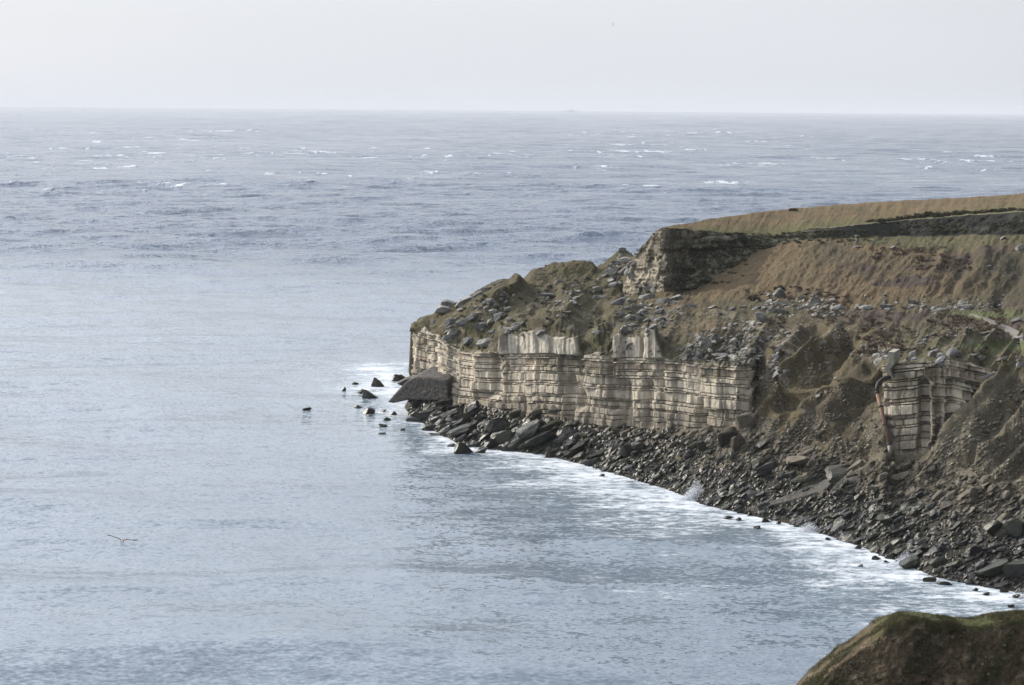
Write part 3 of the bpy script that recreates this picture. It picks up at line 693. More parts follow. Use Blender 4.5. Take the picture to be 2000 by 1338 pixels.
for i, ext in enumerate([(1, .8, .75), (1, .6, .7), (1, .7, .6), (1, .9, .85)]):
    V, Ff = rock_template(90 + i, 3, 12, ext, 0.05)
    tz = (V[:, 2] - V[:, 2].min()) / (V[:, 2].max() - V[:, 2].min()); k_ = 1.25 - 0.85 * tz
    V[:, 0] = V[:, 0] * k_ + (0.25 - 0.15 * i) * tz * (1 if i % 2 else -1); V[:, 1] *= k_
    me = bpy.data.meshes.new('boulder'); me.from_pydata(V.tolist(), [], Ff.tolist()); me.update(); HI.append(me)
MESHES = {}
def rock_mesh(k, mat):
    key = (k, mat.name)
    if key not in MESHES:
        m = HI[k].copy(); m.materials.append(mat); MESHES[key] = m
    return MESHES[key]
def rot_batch(n, tilt=True, r=rng):
    """rotation matrices whose long axis dips seaward, up to the right, as the slabs lie"""
    a = np.tile(np.array([0.76, 0.18, 0.55]), (n, 1)) + r.normal(0, 0.30 if tilt else 0.9, (n, 3)) * np.array([1, 1, 0.9 if tilt else 0.35])
    if not tilt: a[:, 2] *= 0.3
    a /= np.linalg.norm(a, axis=1)[:, None]
    up_ = np.array([-0.35, -0.3, 0.9]) + r.normal(0, 0.35, (n, 3)); b_ = np.cross(up_, a); b_ /= np.linalg.norm(b_, axis=1)[:, None]
    c_ = np.cross(a, b_)
    return np.stack([a, b_, c_], 2)
def scatter(name, pts, sizes, mat, tilt=True, squash=None):
    n = len(pts); Rm = rot_batch(n, tilt); Vs, Fs, rn = [], [], []; off = 0
    kinds = rng.integers(0, len(LOW), n)
    for k in range(len(LOW)):
        sel = np.where(kinds == k)[0]
        if not len(sel): continue
        V, Ff = LOW[k]; sc = sizes[sel][:, None, None] * (1 + rng.uniform(-0.25, 0.25, (len(sel), 1, 3)))
        W = np.einsum('nij,nvj->nvi', Rm[sel], V[None] * sc) + pts[sel][:, None]
        Vs.append(W.reshape(-1, 3)); fo = (Ff[None] + (np.arange(len(sel)) * len(V))[:, None, None] + off).reshape(-1, 3)
        Fs.append(fo); off += len(sel) * len(V); rn.append(np.repeat(rng.random(len(sel)), len(V)))
    return mesh_np(name, np.concatenate(Vs), np.concatenate(Fs), mat, False, {'rnd': np.concatenate(rn)})
def on_line(rows_, us, t):
    pass
def sample_px(n, fpx, fpy):
    """n stones standing on the land at the photo positions given"""
    out_ = []
    for _ in range(n):
        x = fpx(); y = fpy(x); q = at(x, y)
        if q is not None: out_.append(q[0])
    return np.array(out_)
def wline(x): return float(np.interp(x, WATER[:, 0], WATER[:, 1]))
FT = np.array(FOOT); 
def fline(x): return float(np.interp(x, [790, 870, 985, 1200, 1300, 1440, 1500, 1600, 1700, 1800, 1850, 1900, 2000], [775, 792, 800, 838, 838, 838, 850, 885, 900, 900, 925, 935, 960]))
ru = random.uniform
# shore rubble: countless small stones in one stuff object
pts = []; sz = []
for i in range(9500):
    x = ru(800, 2010) if i % 3 else ru(1150, 2010); t = random.random() ** 0.9
    y = wline(x) * (1 - t) + fline(x) * t + ru(-3, 3)
    q = at(x, y)
    if q is None: continue
    s_ = 0.34 * math.exp(random.gauss(0.2, 0.5)) * (1.15 if x < 1250 else 0.9)
    p_ = q[0]; p_[2] += s_ * 0.12; pts.append(p_); sz.append(min(s_, 1.6))
tag(scatter('shore_rubble', np.array(pts), np.array(sz), M_shore), 'countless small dark broken stones filling the shore between the larger boulders', 'rubble', kind='stuff')
# talus stones on the debris slopes
pts = []; sz = []
def zone(n, x0, x1, f0, f1, s0, s1, cl_=0.0):
    for _ in range(n):
        x = ru(x0, x1); y = ru(f0(x), f1(x)); q = at(x, y)
        if q is None: continue
        if fbm(np.array(x / 25.), np.array(y / 18.), 0, 2, 300) < cl_: continue
        s_ = ru(s0, s1) * math.exp(random.gauss(0, 0.3)); p_ = q[0]; pts.append(p_); sz.append(s_)
ip = lambda xs, ys: (lambda x: float(np.interp(x, xs, ys)))
zone(900, 870, 1460, ip([870, 985, 1200, 1460], [600, 570, 590, 605]), ip([870, 985, 1200, 1460], [670, 648, 690, 705]), 0.2, 0.6, 0.05)
zone(500, 1320, 1480, ip([1320, 1480], [655, 640]), ip([1320, 1480], [700, 720]), 0.3, 0.75, -0.2)
zone(900, 1440, 1640, ip([1440, 1500, 1640], [760, 640, 600]), ip([1440, 1640], [850, 760]), 0.15, 0.5, 0.0)
zone(1500, 1450, 1720, ip([1450, 1720], [820, 800]), ip([1450, 1720], [860, 905]), 0.12, 0.38, -0.4)
zone(1500, 1480, 1720, ip([1480, 1720], [650, 690]), ip([1480, 1720], [850, 890]), 0.08, 0.25, -0.2)
zone(1700, 1820, 2000, ip([1820, 2000], [850, 740]), ip([1820, 2000], [950, 960]), 0.12, 0.40, -0.3)
zone(900, 1640, 1960, lambda x: 640, lambda x: 702, 0.15, 0.5, 0.0)
zone(420, 1500, 1960, lambda x: 575, lambda x: 612, 0.2, 0.55, -0.1)
zone(350, 1330, 1470, ip([1330, 1470], [560, 480]), ip([1330, 1470], [585, 510]), 0.12, 0.35, -0.1)
zone(250, 1000, 1215, lambda x: 520, lambda x: 600, 0.15, 0.6, 0.0)
zone(200, 1700, 1960, lambda x: 480, lambda x: 590, 0.1, 0.3, 0.1)
zone(260, 1215, 1330, lambda x: 470, lambda x: 575, 0.15, 0.5, -0.1)
tag_pts, tag_sz = pts, sz
pts = []; sz = []
zone(150, 870, 1010, ip([870, 1010], [612, 575]), ip([870, 1010], [672, 660]), 0.5, 1.3, 0.0)
zone(80, 1010, 1210, ip([1010, 1210], [560, 545]), ip([1010, 1210], [600, 600]), 0.4, 1.1, 0.1)
zone(110, 1200, 1330, ip([1200, 1330], [600, 585]), ip([1200, 1330], [650, 640]), 0.4, 1.1, -0.1)
zone(70, 1165, 1240, ip([1165, 1210, 1240], [525, 495, 510]), lambda x: 550, 0.5, 1.3, -0.3)
zone(160, 1330, 1490, ip([1330, 1490], [655, 620]), ip([1330, 1490], [700, 715]), 0.4, 1.2, -0.3)
zone(150, 1470, 1640, lambda x: 575, lambda x: 622, 0.4, 1.3, -0.1)
zone(90, 1640, 1960, lambda x: 590, lambda x: 606, 0.4, 1.1, -0.1)
zone(70, 1480, 1540, lambda x: 640, lambda x: 740, 0.3, 0.9, -0.2)
zone(200, 1710, 1990, lambda x: 655, lambda x: 712, 0.3, 1.0, -0.05)
zone(90, 1100, 1300, lambda x: 540, lambda x: 595, 0.4, 1.0, 0.05)
tag(scatter('block_rubble', np.array(pts), np.array(sz), M_block, False), 'countless broken grey quarry blocks tumbled in heaps on the bench and cliff edge', 'rubble', kind='stuff')
pts, sz = tag_pts, tag_sz
tag(scatter('talus_stones', np.array(pts), np.array(sz), M_talus), 'countless small grey and buff stones strewn over the debris slopes and bench', 'stones', kind='stuff')
M_dull = rock_mat('dull_slope_stone', (0.07, 0.062, 0.05), (0.17, 0.155, 0.125))
tag(scatter('slope_stones', fore_pts, np.abs(rng.normal(0.05, 0.05, len(fore_pts))) + 0.03, M_dull), 'small pale stones weathering out of the dark near slope', 'stones', kind='stuff')

NB = [0]
def boulder(px, py, wpx, hpx=None, mat=M_shore, k=None, label=None, group=None, tilt=0.45, on_sea=False, name='boulder', cat='boulder', sink=0.25, yaw=None, pos=None):
    if pos is not None: p_ = np.array(pos, float)
    elif on_sea: p_ = sea_at(float(px), float(py), 0.0)
    else:
        q = at(px, py)
        if q is None: return None
        p_ = q[0]
    m = p_[1] / F * (0.88 if mat is M_block else 1); wd = wpx * m; ht = (hpx or wpx * 0.6) * m
    k = (14 + random.randrange(4) if on_sea and hpx / wpx > 0.6 else random.randrange(14)) if k is None else k
    o = bpy.data.objects.new(name, rock_mesh(k, mat)); COL.objects.link(o)
    ext = HI[k]; dims = [max(v.co[i] for v in ext.vertices) - min(v.co[i] for v in ext.vertices) for i in range(3)]
    ti = -tilt + (random.gauss(0, 0.12) if tilt else 0)
    o.rotation_euler = Matrix.Rotation(ti, 3, 'Y').to_euler()
    yw = random.gauss(0, 0.25) if yaw is None else yaw
    o.rotation_euler.rotate_axis('X', random.gauss(0, 0.2)) if tilt else None
    c_, s_ = abs(math.cos(ti)), abs(math.sin(ti))
    # solve tilted box so that its outline is about wd x ht
    a = wd / dims[0] / (c_ + 0.25 * s_); b = max(0.3 * wd, (ht - 0.55 * s_ * wd)) / dims[2] / max(c_, 0.5)
    o.scale = (a, a * ru(0.75, 1.1) * 0.9, b)
    o.location = (p_[0], p_[1], p_[2] + ht * (0.5 - sink))
    o.rotation_euler.rotate(Matrix.Rotation(yw, 3, 'Z'))
    NB[0] += 1
    return tag(o, label, cat, group)

# --- named single rocks: (px, base py, width, height)
SEA = [(600,801,20,6,'small low dark rock awash alone farthest out from the headland'),
 (672,762,10,7,'tiny round rock poking from the sea left of the tip rocks'),
 (692,750,14,4,'flat sliver of rock just breaking the water beyond the tip'),
 (739,754,29,19,'pointed dark rock standing in the water left of the cliff tip'),
 (781,743,36,17,'flat topped dark rock nearest the seaward cliff corner'),
 (706,768,22,10,'low wedge rock leaning behind the rounded rock off the tip'),
 (722,778,34,23,'rounded dark hump of rock in the foam off the tip'),
 (700,797,20,9,'small flat rock beside the triangular wedge off the tip'),
 (720,807,30,13,'dark triangular wedge of rock off the tip in white foam'),
 (721,812,11,4,'very small rock in front of the dark triangular wedge'),
 (748,804,17,5,'flat rock between the wedge and the big sloping slab'),
 (768,810,16,7,'small rock halfway between wedge and shore boulders'),
 (758,821,18,8,'dark rock low in the foam below the big slab'),
 (748,833,17,5,'lowest small flat rock off the boulder point'),
 (748,849,16,5,'small lone dark rock in smooth water below the point'),
 (786,840,14,4,'tiny rock touching the boulder point'),
 (880,872,18,7,'small rock awash left of the big foreshore wedge'),
 (908,884,52,26,'big dark wedge of rock at the front of the foreshore'),
 (938,884,30,10,'low flat rock leaning on the big foreshore wedge'),
 (1076,893,30,18,'pointed dark rock alone in surf in front of the shore'),
 (1175,931,17,7,'small rock in surf where the shore turns'),
 (1422,1012,20,9,'dark low rock in foam left of the surf group'),
 (1445,1001,17,11,'rounded rock at the back of the surf group'),
 (1443,1015,14,6,'tiny rock in front of the surf group'),
 (1464,1006,13,7,'small rock by the end of the sloping ledge'),
 (1478,1032,18,7,'lone flat rock out in the surf'),
 (1496,1018,20,9,'dark wedge rock below the long dark slab'),
 (1520,1023,13,7,'small rock right of the dark wedge below the long slab'),
 (1556,1029,13,6,'tiny rock in the surf below the shingle'),
 (1618,1056,17,10,'dark rounded rock at the surf edge midway along the shore'),
 (1675,1074,18,12,'reddish dark rock standing in the surf'),
 (1698,1075,15,7,'flat rock beside the reddish rock in the surf'),
 (1710,1094,24,10,'triangular rock in the surf left of the splash'),
 (1731,1099,14,7,'small rock between the surf triangle and the splash'),
 (1680,1106,11,4,'tiny flat rock outermost in the surf'),
 (1817,1135,30,9,'long flat rock at the surf edge right of the splash'),
 (1842,1141,32,6,'long low sliver of rock washed by foam'),
 (1896,1140,26,12,'dark rock in foam near the right shore'),
 (1905,1153,14,6,'small rock in foam near the right shore'),
 (1926,1161,18,5,'flat rock outermost near the right edge'),
 (1960,1155,24,11,'dark rock in foam close to the right edge'),
 (1984,1166,18,6,'flat dark rock in foam at the right edge'),
 (1975,1185,16,5,'small dark rock lowest in the foam at the right edge')]
for x, y, w_, h_, lab in SEA:
    boulder(x, y, w_, h_ * 1.5, M_shore, label=lab + '', on_sea=True, tilt=0.12, sink=0.33, name='sea_rock', cat='rock')
# the great smooth slab leaning at the tip
def prism(name, pts2, D, thick, mat, label=None, cat=None, bev=0.12, skew=(0, 0)):
    """an outline given by photo pixels at distance D(px), extruded away by its real thickness"""
    n_ = len(pts2); Dv = [D(x) if callable(D) else D for x, y in pts2]
    A = np.array([unproj(x, y, d) for (x, y), d in zip(pts2, Dv)]); B = A + np.array([skew[0], thick, skew[1]])
    bm = bmesh.new(); va = [bm.verts.new(v) for v in A]; vb = [bm.verts.new(v) for v in B]
    bm.faces.new(va); bm.faces.new(vb[::-1])
    for i in range(n_): bm.faces.new([va[i], vb[i], vb[(i + 1) % n_], va[(i + 1) % n_]])
    bmesh.ops.recalc_face_normals(bm, faces=bm.faces)
    bmesh.ops.bevel(bm, geom=bm.edges[:], offset=bev, segments=2, affect='EDGES', profile=0.6)
    c_ = A.mean(0); c_[2] = A[:, 2].min(); bmesh.ops.translate(bm, verts=bm.verts, vec=-Vector(c_))
    me = bpy.data.meshes.new(name); bm.to_mesh(me); bm.free(); me.materials.append(mat)
    o = bpy.data.objects.new(name, me); o.location = c_; COL.objects.link(o)
    if label: tag(o, label, cat)
    return o
prism('rock_slab', [(756, 786), (768, 788), (800, 781), (840, 783), (876, 782), (874, 742), (858, 738), (812, 736), (795, 744), (776, 763)], lambda x: 309 - (x - 756) * 0.06, 7, M_ramp,
      'great smooth dark slab leaning against the foot of the cliff tip', 'rock slab', 0.3, (2.5, 0.8))
prism('rock_slab', [(775, 750), (792, 741), (811, 737), (811, 748), (790, 756)], 318, 3, M_ramp, 'thin dark slab poking out behind the great smooth slab', 'rock slab', 0.15)
prism('rock_slab', [(848, 611), (853, 603), (862, 599), (876, 601), (880, 605), (872, 611)], 320, 3.5, M_block, 'thick pale slab overhanging the cliff tip, lower of the two', 'rock slab', 0.12)
prism('rock_slab', [(860, 599), (861, 590), (872, 588), (888, 593), (890, 602), (874, 601)], 322.5, 3.0, M_block, 'upper pale slab resting on the overhanging slab at the cliff tip', 'rock slab', 0.12)
prism('rock_slab', [(888, 600), (896, 590), (918, 580), (926, 584), (922, 592), (900, 600)], 320, 3, M_block, 'long flat pale slab on the crest above the cliff tip', 'rock slab', 0.12)
prism('rock_slab', [(1484, 1004), (1490, 991), (1530, 987), (1545, 990), (1568, 992), (1572, 1000), (1548, 1012), (1510, 1008)], 236, 3, M_ramp, 'long dark flat-topped slab at the waterline below the sloping ledge', 'rock slab', 0.2)
prism('rock_slab', [(1208, 491), (1208, 485), (1214, 483), (1223, 485), (1223, 491)], 356, 1.4, M_block, 'small capstone slab topping the cone of stacked quarry blocks', 'rock slab', 0.06)

SHORE = [(850,805,40,22,'dark boulder below the right end of the great smooth slab'),(835,815,44,26,'dark ribbed boulder at the boulder point'),(812,828,44,24,'broad dark boulder at the very front of the boulder point'),
 (870,795,40,28,'brown boulder tucked against the cliff foot by the slab'),(893,798,26,16,'pale topped boulder at the cliff foot, first right of the slab'),(880,812,46,26,'grey-brown angular boulder in the middle of the point'),
 (905,822,34,26,'pale angular boulder beside the grey-brown one'),(835,850,38,34,'tall dark boulder at the water in the left foreshore'),(865,842,30,24,'dark boulder right of the tall one at the water'),
 (852,858,36,14,'low wet boulder group front in the foam'),(905,850,58,36,'large brown boulder with lit left face by the water'),(925,800,26,32,'upright pale boulder under the strata'),(948,812,24,18,'brown boulder standing near the dark hollow'),
 (965,842,60,40,'huge dark boulder under the shadowed cliff foot'),(985,868,54,44,'big grey-brown pyramid boulder at the water'),(1000,872,44,30,'pale smooth boulder overlapping the pyramid boulder'),(955,872,24,20,'small dark boulder left of the pyramid boulder'),
 (1030,850,66,44,'large dark slab-sided boulder behind the pyramid'),(1055,868,74,38,'largest dark boulder of the foreshore'),(1075,840,56,30,'flat-backed dark boulder under the cliff'),(1010,815,40,28,'dark angular boulder in the cliff shadow'),
 (1050,806,40,24,'reddish boulder at the cliff foot in the shade'),(1085,802,30,16,'small reddish boulder at the cliff foot'),(1100,855,50,30,'dark overhanging boulder right of the largest one'),(1130,882,44,30,'grey boulder with lit left end at the water'),
 (1165,895,44,20,'long dark boulder at the water left of the shingle'),(1150,905,34,22,'wet dark boulder in the surf edge'),(1220,890,36,34,'tall dark boulder leaning right at mid shore'),(1250,882,30,30,'pinkish upright slab at mid shore'),
 (1218,902,26,14,'bright pale wet rock at mid shore'),(1348,855,24,20,'tan rounded boulder below the cliff end'),(1370,880,22,34,'tall tan boulder standing below the cliff end'),(1420,865,46,44,'large grey block fallen below the gully'),
 (1440,880,36,52,'tall grey-brown block tilted among the fallen rocks'),(1455,830,40,40,'grey pointed rock at the bottom of the gully fan'),(1490,870,46,28,'long block with lit edge in the fallen rocks'),(1500,925,50,34,'big buff angled boulder at the middle of the shore'),
 (1480,910,32,30,'brown rounded boulder in the middle of the shore'),(1560,905,66,24,'long dark brown ledge block under the gully'),(1670,918,46,18,'flat grey block at the top of the shore below the pipe'),(1640,925,70,16,'long flat block at the top of the ledge'),
 (1740,940,50,22,'pale split slab high on the shore below the second cliff'),(1765,930,36,18,'pale flat slab beside the split slab'),(1715,955,34,16,'tilted pale slab low of the split slab'),(1850,990,42,20,'pale buff block alone high on the right shore'),
 (1815,995,26,20,'brown block left of the pale buff block'),(1900,975,20,34,'long straight pale stone bar on the right shore'),(1940,1040,46,44,'large dark block on the right shore'),(1985,1050,50,58,'huge dark block at the right edge of the shore'),
 (1960,1030,40,36,'pinkish-grey sloping boulder beside the huge dark block'),(1940,1122,84,34,'enormous low dark boulder near the right water edge'),(1990,1125,60,50,'dark boulder at the right edge by the water'),
 (1780,1106,44,32,'rounded boulder behind the splash on the right shore'),(1640,1035,34,20,'dark wet boulder at the water below the pipe'),(1755,1080,34,22,'dark boulder with wet shine above the splash'),(1865,1110,40,26,'dark weedy boulder left of the enormous one'),
 (1725,1010,36,14,'flat purplish slab in the middle of the boulder field'),(1800,1075,40,18,'green weedy boulder in the lower boulder field'),(1750,1045,34,18,'weedy green slab in the lower boulder field'),(1900,1080,44,26,'grey crumbling boulder above the enormous one')]
for x, y, w_, h_, lab in SHORE: boulder(x, y, w_, h_, M_shore, label=lab, tilt=0.12 if h_ < 0.5 * w_ else 0.38)

UPPER = [(1265,582,40,24,'big grey block at the foot of the upper crag'),(1292,588,34,20,'grey split block right of the big crag-foot block'),(1320,585,36,22,'dark grey block under the shaded crag'),(1205,592,44,20,'pair-like broad grey block left of the crag foot'),
 (1235,590,22,14,'small grey block between the crag-foot blocks'),(1170,582,40,18,'low striped grey block on the bench'),(1165,565,26,14,'rounded grey block on the path bench'),(1195,556,30,14,'pale square block on the path bench'),(1160,548,12,8,'tiny pale block by the bench path'),
 (1350,598,22,12,'flat grey block by the grass slope foot'),(1390,600,24,12,'flat pale block under the brown slope'),(1430,604,22,14,'grey lump left of the white cube block'),(1450,600,18,12,'white cube-shaped block lit by the sun'),(1520,578,32,34,'tall heaped block topping the slope-foot pile'),
 (1500,590,22,18,'dark square block left of the heap'),(1530,592,36,14,'flat stacked block in the heap'),(1590,592,34,32,'large dark slanted block right of the heap'),(1565,585,24,16,'lit slanted block between heap and large slanted block'),(1484,622,28,32,'smooth grey egg-shaped boulder at the gully head'),
 (1508,608,30,18,'rounded grey boulder above the egg-shaped one'),(1530,612,24,20,'rounded boulder right of the gully head'),(1522,617,14,12,'small white rounded stone at the gully head'),(1610,600,18,12,'small grey block right of the large slanted block'),
 (1645,612,14,10,'pale little block on the bench edge'),(1688,600,36,14,'dark jagged block in the line along the slope foot'),(1730,600,30,14,'dark block at the right of the slope-foot line'),(1780,590,20,14,'dark square block on the bench under scrub'),
 (1885,600,40,10,'pale jagged outcrop near the green patch'),(1860,690,34,24,'big dome-shaped pale boulder above the second cliff'),(1872,694,18,14,'pale block below the dome-shaped boulder'),(1820,694,24,24,'tall grey block above the second cliff'),(1782,692,22,20,'bright flat-faced block above the second cliff'),
 (1775,702,14,14,'white block at the lip of the second cliff'),(1722,702,10,12,'small white block beside the concrete chute'),(1720,690,14,12,'grey block left of the concrete chute'),(1915,700,40,14,'flat grey slab at the top right of the second cliff'),(1960,700,30,14,'flat grey slab near the right path'),
 (1990,715,20,24,'pale upright block at the right edge above the slope'),(1935,735,30,18,'grey block on the lip right of the second cliff'),(1925,652,34,14,'dark mossy rock mass beside the gravel path'),(1985,628,28,20,'dark rocks above the path at the right edge'),
 (1958,466,16,12,'pale pointed block on the quarry floor mound'),(1990,484,22,20,'square grey block at the right edge of the quarry floor'),(1930,522,16,12,'pale tilted block on the right slope'),(1944,524,12,14,'narrow pale block beside the tilted one'),(1872,506,18,10,'mossy rock at the top of the right slope'),
 (1742,482,14,8,'mossy boulder on the brow of the brown slope'),(1795,542,8,10,'small white stone alone on the brown slope'),(1945,620,9,12,'rocks'),(1672,482,18,6,'flat block at the brow of the brown slope'),
 (1095,618,26,14,'pale flat-topped block alone on the debris slope'),(1108,612,22,12,'dark-backed block beside the pale flat-topped one'),(940,640,28,26,'sunlit squarish block on the debris above the tip'),(975,618,34,26,'tall grey block heaped above the tip'),(990,606,18,20,'pointed block topping the heap above the tip'),
 (965,612,22,20,'bluish grey block left of the tall one above the tip'),(905,632,36,22,'long grey block leaning above the tip'),(922,618,26,16,'dark block behind the long leaning block'),(885,650,34,24,'dark grey block just over the cliff edge at the tip'),(870,660,28,18,'leaning block at the cliff edge near the tip'),
 (915,668,30,26,'brown-grey block sliding over the strata near the tip'),(952,672,44,30,'broad brown boulder at the left of the cap wall'),(1008,640,22,18,'grey block above the cap wall'),(1020,634,18,20,'upright block above the cap wall'),(1055,650,26,18,'dark block on the cap wall edge'),
 (1225,620,22,18,'grey boulder in the heap over the white pillar'),(1245,622,22,22,'rounded grey boulder in the heap over the white pillar'),(1262,628,24,18,'flat grey boulder beside the rounded one over the pillar'),(1218,646,24,20,'block standing on top of the white cap wall'),(1255,608,26,18,'dark boulder at the top of the heap over the pillar'),
 (1290,610,26,20,'bluish boulder in the upper debris'),(1275,640,26,12,'light slab just above the white pillar'),(1165,650,26,16,'dark block lying on the debris slope edge'),(1175,690,20,10,'small block on the strata lip'),
 (1375,672,34,26,'blue-grey block at the left of the gully rockfall'),(1395,664,28,30,'tall blue-grey block in the gully rockfall'),(1410,690,24,26,'tilted slab in the gully rockfall'),(1365,690,24,14,'flat block at the lip below the gully rockfall'),(1430,668,26,24,'dark block in the shaded gully'),
 (1345,678,28,12,'long pale stone on the debris edge'),(1515,700,22,20,'grey block half way up the gully edge'),(1500,665,12,10,'white stone high on the gully edge'),(1510,722,10,10,'cream stone lower on the gully edge'),(1612,672,10,14,'lone pale upright stone on the brown rib'),(1536,724,12,10,'blue stone in the gully fan'),
 (1195,535,24,22,'grey square block in the cone of quarry blocks'),(1218,530,26,24,'shaded block in the cone by the crag'),(1180,538,22,14,'sunlit slanting block at the front of the cone'),(1205,515,26,14,'middle block in the cone of quarry blocks'),(1222,512,26,22,'bluish upright block in the cone'),
 (1196,543,20,12,'flat block at the base of the cone'),(1212,498,18,12,'upper block in the cone under the capstone'),(1232,540,18,18,'dark block between cone and crag'),(1090,552,26,18,'grey outcrop on the front of the rounded mound'),(1062,516,7,6,'tiny block on the skyline of the rounded mound'),
 (1068,578,40,14,'dark rounded rock on the bench under the mound'),(905,590,18,12,'grey block on the skyline above the tip'),(930,576,28,16,'flat dark block on the skyline crest'),(950,564,26,12,'dark slab on the skyline crest'),(972,553,26,9,'topmost dark slab on the first hump'),
 (845,628,14,12,'small block perched on the cliff tip'),(878,632,30,30,'pale cracked block set into the cliff tip')]
for x, y, w_, h_, lab in UPPER:
    if lab == 'rocks': continue
    boulder(x, y, w_, h_, M_block, label=lab, tilt=0.22, sink=0.42)

# --- the many look-alikes
ZN = [(800, 960, 'dark angular boulder in the jumbled point below the cliff tip', 'boulders of the point below the cliff tip', 22),
      (960, 1180, 'dark angular boulder under the shaded main cliff', 'boulders under the shaded main cliff', 26),
      (1180, 1340, 'dark tilted boulder on the foreshore under the white pillar', 'boulders under the white pillar', 26),
      (1340, 1480, 'tilted boulder on the shore below the cliff end', 'boulders below the cliff end', 26),
      (1480, 1620, 'tilted boulder on the shore around the sloping ledge', 'boulders around the sloping ledge', 30),
      (1620, 1760, 'tilted boulder on the shore below the rusty pipe', 'boulders below the rusty pipe', 36),
      (1760, 1880, 'tilted boulder on the shore below the second cliff', 'boulders below the second cliff', 36),
      (1880, 2010, 'tilted boulder on the shore near the right edge', 'boulders near the right edge', 34)]
for x0, x1, lab, grp, n_ in ZN:
    for part, lo, hi in (('near the water', 0.0, 0.45), ('high up the shore', 0.45, 0.98)):
        for i in range(n_ // 2):
            x = ru(x0, x1); t = ru(lo, hi); y = wline(x) * (1 - t) + fline(x) * t
            s_ = ru(16, 30) * (1.25 if x < 1180 else 1.0)
            boulder(x, y, s_, s_ * ru(0.45, 0.7), M_shore, label=lab + ', ' + part, group=grp + ', ' + part, tilt=0.5)

# sloping flat ledge on the shore
def drape(name, quad, off, mat, n_=24, m_=8):
    q = np.array(quad, float); V = []
    for i in range(n_ + 1):
        a = i / n_
        l_ = np.array([np.interp(a, np.linspace(0, 1, len(q[0])), np.array(q[0])[:, k]) for k in (0, 1)])
        r_ = np.array([np.interp(a, np.linspace(0, 1, len(q[1])), np.array(q[1])[:, k]) for k in (0, 1)])
        for j in range(m_ + 1):
            c_ = l_ + (r_ - l_) * j / m_; p_ = at(c_[0], c_[1]); V.append(p_[0])
    V = np.array(V).reshape(n_ + 1, m_ + 1, 3)
    V = gsm(gsm(V, 1.5, 0), 1.2, 1); V[..., 2] += off
    B = V.copy(); B[..., 2] -= off + 0.8
    idx = lambda i, j, b: (b * (n_ + 1) + i) * (m_ + 1) + j
    Fs = []
    for i in range(n_):
        for j in range(m_): Fs.append([idx(i, j, 0), idx(i + 1, j, 0), idx(i + 1, j + 1, 0), idx(i, j + 1, 0)])
    for i in range(n_):
        Fs.append([idx(i, 0, 0), idx(i, 0, 1), idx(i + 1, 0, 1), idx(i + 1, 0, 0)]); Fs.append([idx(i, m_, 0), idx(i + 1, m_, 0), idx(i + 1, m_, 1), idx(i, m_, 1)])
    for j in range(m_):
        Fs.append([idx(0, j, 0), idx(0, j + 1, 0), idx(0, j + 1, 1), idx(0, j, 1)]); Fs.append([idx(n_, j, 0), idx(n_, j, 1), idx(n_, j + 1, 1), idx(n_, j + 1, 0)])
    return mesh_np(name, np.concatenate([V.reshape(-1, 3), B.reshape(-1, 3)]), np.array(Fs), mat, True)
o = drape('rock_ledge', ([(1450, 1000), (1520, 978), (1580, 952), (1640, 930)], [(1480, 1000), (1560, 978), (1620, 958), (1690, 936)]), 0.35, M_ramp)
tag(o, 'smooth grey rock ledge sloping diagonally down the boulder shore to the water', 'rock ledge')
o = drape('path', ([(1890, 612), (1925, 626), (1958, 642), (1980, 656), (2000, 668)], [(1897, 612), (1938, 625), (1974, 639), (1992, 648), (2004, 657)]), 0.10, M_path)
tag(o, kind='structure')

# ------------------------------------------------------------------ concrete chute and rusty outfall pipe
ch = empty('outfall_chute', at(1742, 735)[0]); tag(ch, 'pale concrete chute wall at the top of the second cliff, feeding the rusty pipe', 'chute')
def child_prism(name, par, *a, **k):
    o = prism(name, *a, **k); mw = o.location.copy(); o.parent = par; o.location = mw - par.location; return o
child_prism('wall', ch, [(1735, 687), (1747, 688), (1747, 709), (1738, 722), (1727, 722), (1735, 706)], 233.6, 3.2, M_conc, bev=0.04, skew=(1.3, 0))
child_prism('spout', ch, [(1727, 722.5), (1738, 722.5), (1741, 733), (1743, 738), (1735, 731)], 233.6, 2.2, M_conc, bev=0.03, skew=(0.9, 0))
def tube(name, pts_, rad, mat, parent=None, seg=14, caps=True):
    pts_ = [Vector(p_) for p_ in pts_]; bm = bmesh.new(); rings = []
    for i, p_ in enumerate(pts_):
        d = (pts_[min(i + 1, len(pts_) - 1)] - pts_[max(i - 1, 0)]).normalized()
        a = d.orthogonal().normalized() if i == 0 else (a - d * a.dot(d)).normalized(); b = d.cross(a)
        rr = rad[i] if isinstance(rad, (list, tuple)) else rad
        rings.append([bm.verts.new(p_ + a * math.cos(2 * math.pi * k / seg) * rr + b * math.sin(2 * math.pi * k / seg) * rr) for k in range(seg)])
    for r0, r1 in zip(rings[:-1], rings[1:]):
        for k in range(seg): bm.faces.new([r0[k], r0[(k + 1) % seg], r1[(k + 1) % seg], r1[k]]).smooth = True
    if caps: bm.faces.new(rings[0][::-1]); bm.faces.new(rings[-1])
    bmesh.ops.recalc_face_normals(bm, faces=bm.faces)
    me = bpy.data.meshes.new(name); bm.to_mesh(me); bm.free(); me.materials.append(mat)
    o = bpy.data.objects.new(name, me); COL.objects.link(o)
    if parent: o.parent = parent; o.matrix_parent_inverse = Matrix.Translation(-parent.location)
    return o
pp = empty('outfall_pipe', unproj(1741, 888, 228.5)); tag(pp, 'rusty brown outfall pipe with black collars running down beside the second cliff', 'pipe')
U3 = lambda x, y, D: Vector(unproj(x, y, D))
